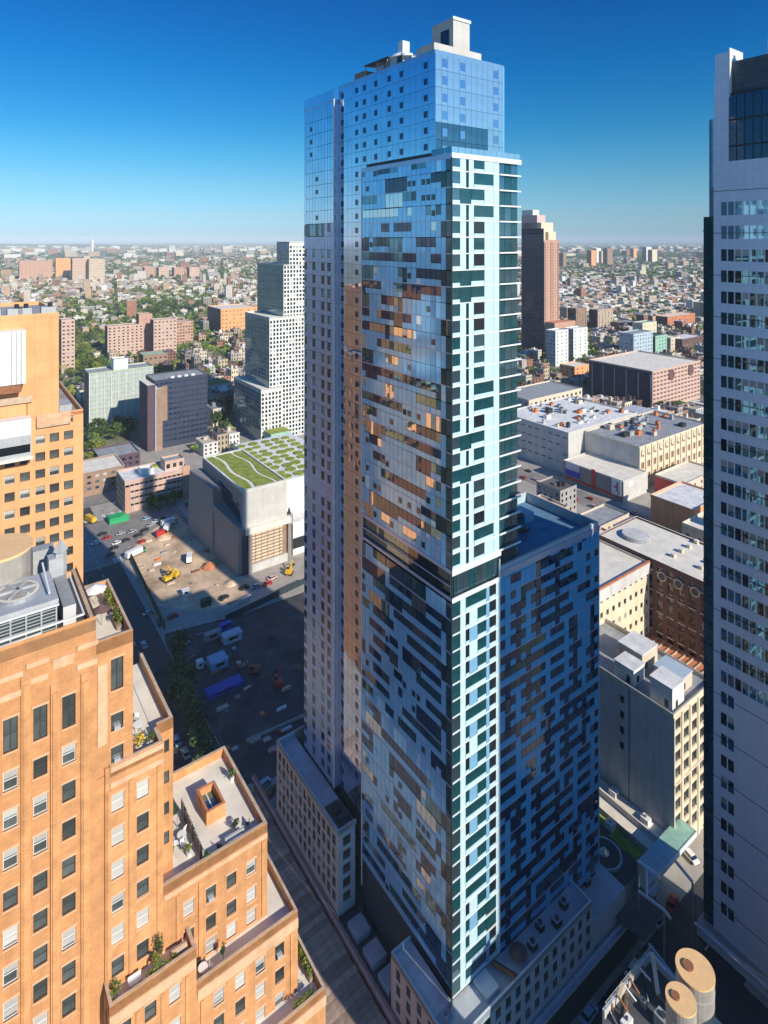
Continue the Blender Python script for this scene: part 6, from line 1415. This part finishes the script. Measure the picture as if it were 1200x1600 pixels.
for i, c in enumerate(cand[:285]):
    hm, ci = HM[r.randrange(len(HM))]; o = bpy.data.objects.new('row_house', hm); COL.objects.link(o)
    o.location = (c[0], c[1], 0); o.rotation_euler = (0, 0, TH); o.scale = (c[2]/9, c[3]/13, r.uniform(.75, 1.6))
    px_, py_, _y = PX(*ab_of(c[0], c[1]), 0)
    best = min(LM, key=lambda l: (l[0]-px_)**2+((l[1]-py_)*1.5)**2)
    side = ('left of' if px_ < best[0]-14 else ('right of' if px_ > best[0]+14 else ('beyond' if py_ < best[1] else 'in front of')))+' the '+best[2]
    o['label'] = '%s row house %s' % (cn[ci], side); o['category'] = 'house'; o['group'] = '%s row houses %s' % (cn[ci], side)
q = MB(); qf = MB()
for c in cand[285:]:
    x, y, ww, dd, rg = c; far = y > 2200; Q = qf if far else q
    h_ = r.choice([8, 9, 10, 11, 12, 14]) if r.random() < .95 else r.uniform(18, 38)
    if y > 4500: h_ = r.uniform(8, 16) if r.random() < .9 else r.uniform(25, 55)
    wi = 'house_%d' % r.randrange(10); ri = 'roofc_%d' % r.choice([0, 0, 1, 2, 3, 4, 5, 2]); cc, ss = math.cos(rg), math.sin(rg)
    pts = [(x+u*cc-v*ss, y+u*ss+v*cc) for u, v in ((-ww/2, -dd/2), (ww/2, -dd/2), (ww/2, dd/2), (-ww/2, dd/2))]
    n = len(Q.v); Q.v += [(p[0], p[1], 0) for p in pts]+[(p[0], p[1], h_) for p in pts]
    Q.f += [[n, n+1, n+5, n+4], [n+1, n+2, n+6, n+5], [n+2, n+3, n+7, n+6], [n+3, n, n+4, n+7]]; kw_ = Q.k(wi); Q.mi += [kw_]*4
    Q.f.append([n+4, n+5, n+6, n+7]); Q.mi.append(Q.k(ri))
    if not far and r.random() < .8:
        m2 = [(x+u*cc-v*ss, y+u*ss+v*cc) for u, v in ((-1.3, -1.5), (1.3, -1.5), (1.3, 1.5), (-1.3, 1.5))]; n = len(Q.v)
        Q.v += [(p[0], p[1], h_) for p in m2]+[(p[0], p[1], h_+2) for p in m2]
        Q.f += [[n, n+1, n+5, n+4], [n+1, n+2, n+6, n+5], [n+2, n+3, n+7, n+6], [n+3, n, n+4, n+7], [n+4, n+5, n+6, n+7]]; Q.mi += [Q.k(wi)]*5
        for wx in (-.28, 0, .28):   # dark window strips with depth-proud panes
            for wz in range(int(h_//3.2)):
                u0, u1 = wx*ww-.55, wx*ww+.55; v_ = -dd/2-.05; pp = [(x+u*cc-v_*ss, y+u*ss+v_*cc) for u in (u0, u1)]; n = len(Q.v); z0 = 1.2+wz*3.2
                Q.v += [(pp[0][0], pp[0][1], z0), (pp[1][0], pp[1][1], z0), (pp[1][0], pp[1][1], z0+1.6), (pp[0][0], pp[0][1], z0+1.6)]; Q.f.append([n, n+1, n+2, n+3]); Q.mi.append(Q.k('pane_dark'))
for Q, nm, lb in ((q, 'row_house_district', 'dense low row houses filling the middle distance behind the towers'), (qf, 'distant_city', 'hazy carpet of low city blocks reaching the horizon')):
    o = bpy.data.objects.new(nm, Q.mesh(nm)); COL.objects.link(o); o['kind'] = 'stuff'; o['label'] = lb; o['category'] = 'houses'
# distant trees
q = MB()
ico = [(0, 0, 1), (.89, 0, .45), (.28, .85, .45), (-.72, .53, .45), (-.72, -.53, .45), (.28, -.85, .45), (0, 0, -.6)]
for (x, y) in treec:
    far = y > 2200; k_ = 1 if far else 3; s0 = 4.2 if y < 2200 else (9 if y < 4500 else 24)
    for kk in range(k_):
        sx, sz = s0*r.uniform(.6, 1.2), (min(s0, 9))*r.uniform(.6, 1.15); ox, oy = x+r.uniform(-2, 2), y+r.uniform(-2, 2); cz = sz*.9+(1.5 if not far else 0); n = len(q.v)
        a_ = r.uniform(0, 6)
        for v in ico:
            j = r.uniform(.7, 1.25); q.v.append((ox+(v[0]*math.cos(a_)-v[1]*math.sin(a_))*sx*j, oy+(v[0]*math.sin(a_)+v[1]*math.cos(a_))*sx*j, cz+v[2]*sz*j))
        mk = q.k(r.choice(['leaf', 'leaf_dark', 'leaf', 'leaf_yellow'] if not far else ['leaf_dark', 'leaf']))
        for i in range(5):
            j = (i+1) % 5; q.f += [[n, n+1+i, n+1+j], [n+6, n+1+j, n+1+i]]; q.mi += [mk, mk]
o = bpy.data.objects.new('distant_trees', q.mesh('distant_trees')); COL.objects.link(o); o['kind'] = 'stuff'; o['label'] = 'tree tops scattered among the distant streets and yards'; o['category'] = 'trees'
# low hills and a far wooded ridge
def ridge(name, x0, x1, y0, h_, m, seed):
    r = random.Random(seed); q = MB(); n = 40; P = []
    for i in range(n+1):
        x = x0+(x1-x0)*i/n; t = i/n; P.append((x, h_*min(1, 6*t*(1-t)+.0)*(.75+.35*r.random())))
    for i in range(n):
        (xa, ha), (xb, hb) = P[i], P[i+1]
        q.poly([(xa, y0-900, 0), (xb, y0-900, 0), (xb, y0, hb), (xa, y0, ha)], m); q.poly([(xa, y0, ha), (xb, y0, hb), (xb, y0+1500, 0), (xa, y0+1500, 0)], m)
    o = struct(q, name, False)
ridge('wooded_ridge', -13500, -5200, 14000, 60, 'leaf_dark', 1)
ridge('wooded_ridge', 3000, 12000, 9500, 26, 'leaf_dark', 2)
ridge('far_hills', -16000, 16000, 21000, 22, 'leaf_dark', 3)
sea = MB(); sea.poly([(-60000, 24000, .2), (60000, 24000, .2), (60000, 59000, .2), (-60000, 59000, .2)], 'sea_water'); struct(sea, 'sea', False)
# ------------------------------------------------------------ haze
q = MB(); q.box(-30000, 30000, -600, 31000, -1.5, 275, 'core'); hz = bpy.data.objects.new('haze', q.mesh('haze')); COL.objects.link(hz); hz['kind'] = 'stuff'
hm = bpy.data.materials.new('haze'); hm.use_nodes = True; t = hm.node_tree; t.nodes.clear()
oo = t.nodes.new("ShaderNodeOutputMaterial"); pv = t.nodes.new("ShaderNodeVolumePrincipled")
pv.inputs['Color'].default_value = (.78, .92, 1.0, 1); pv.inputs['Density'].default_value = 0.00006; pv.inputs['Anisotropy'].default_value = -0.25
t.links.new(pv.outputs[0], oo.inputs['Volume']); hz.data.materials.clear(); hz.data.materials.append(hm)
for o in bpy.data.objects:
    if 'ab' in o: del o['ab']
print('objects', len(bpy.data.objects))
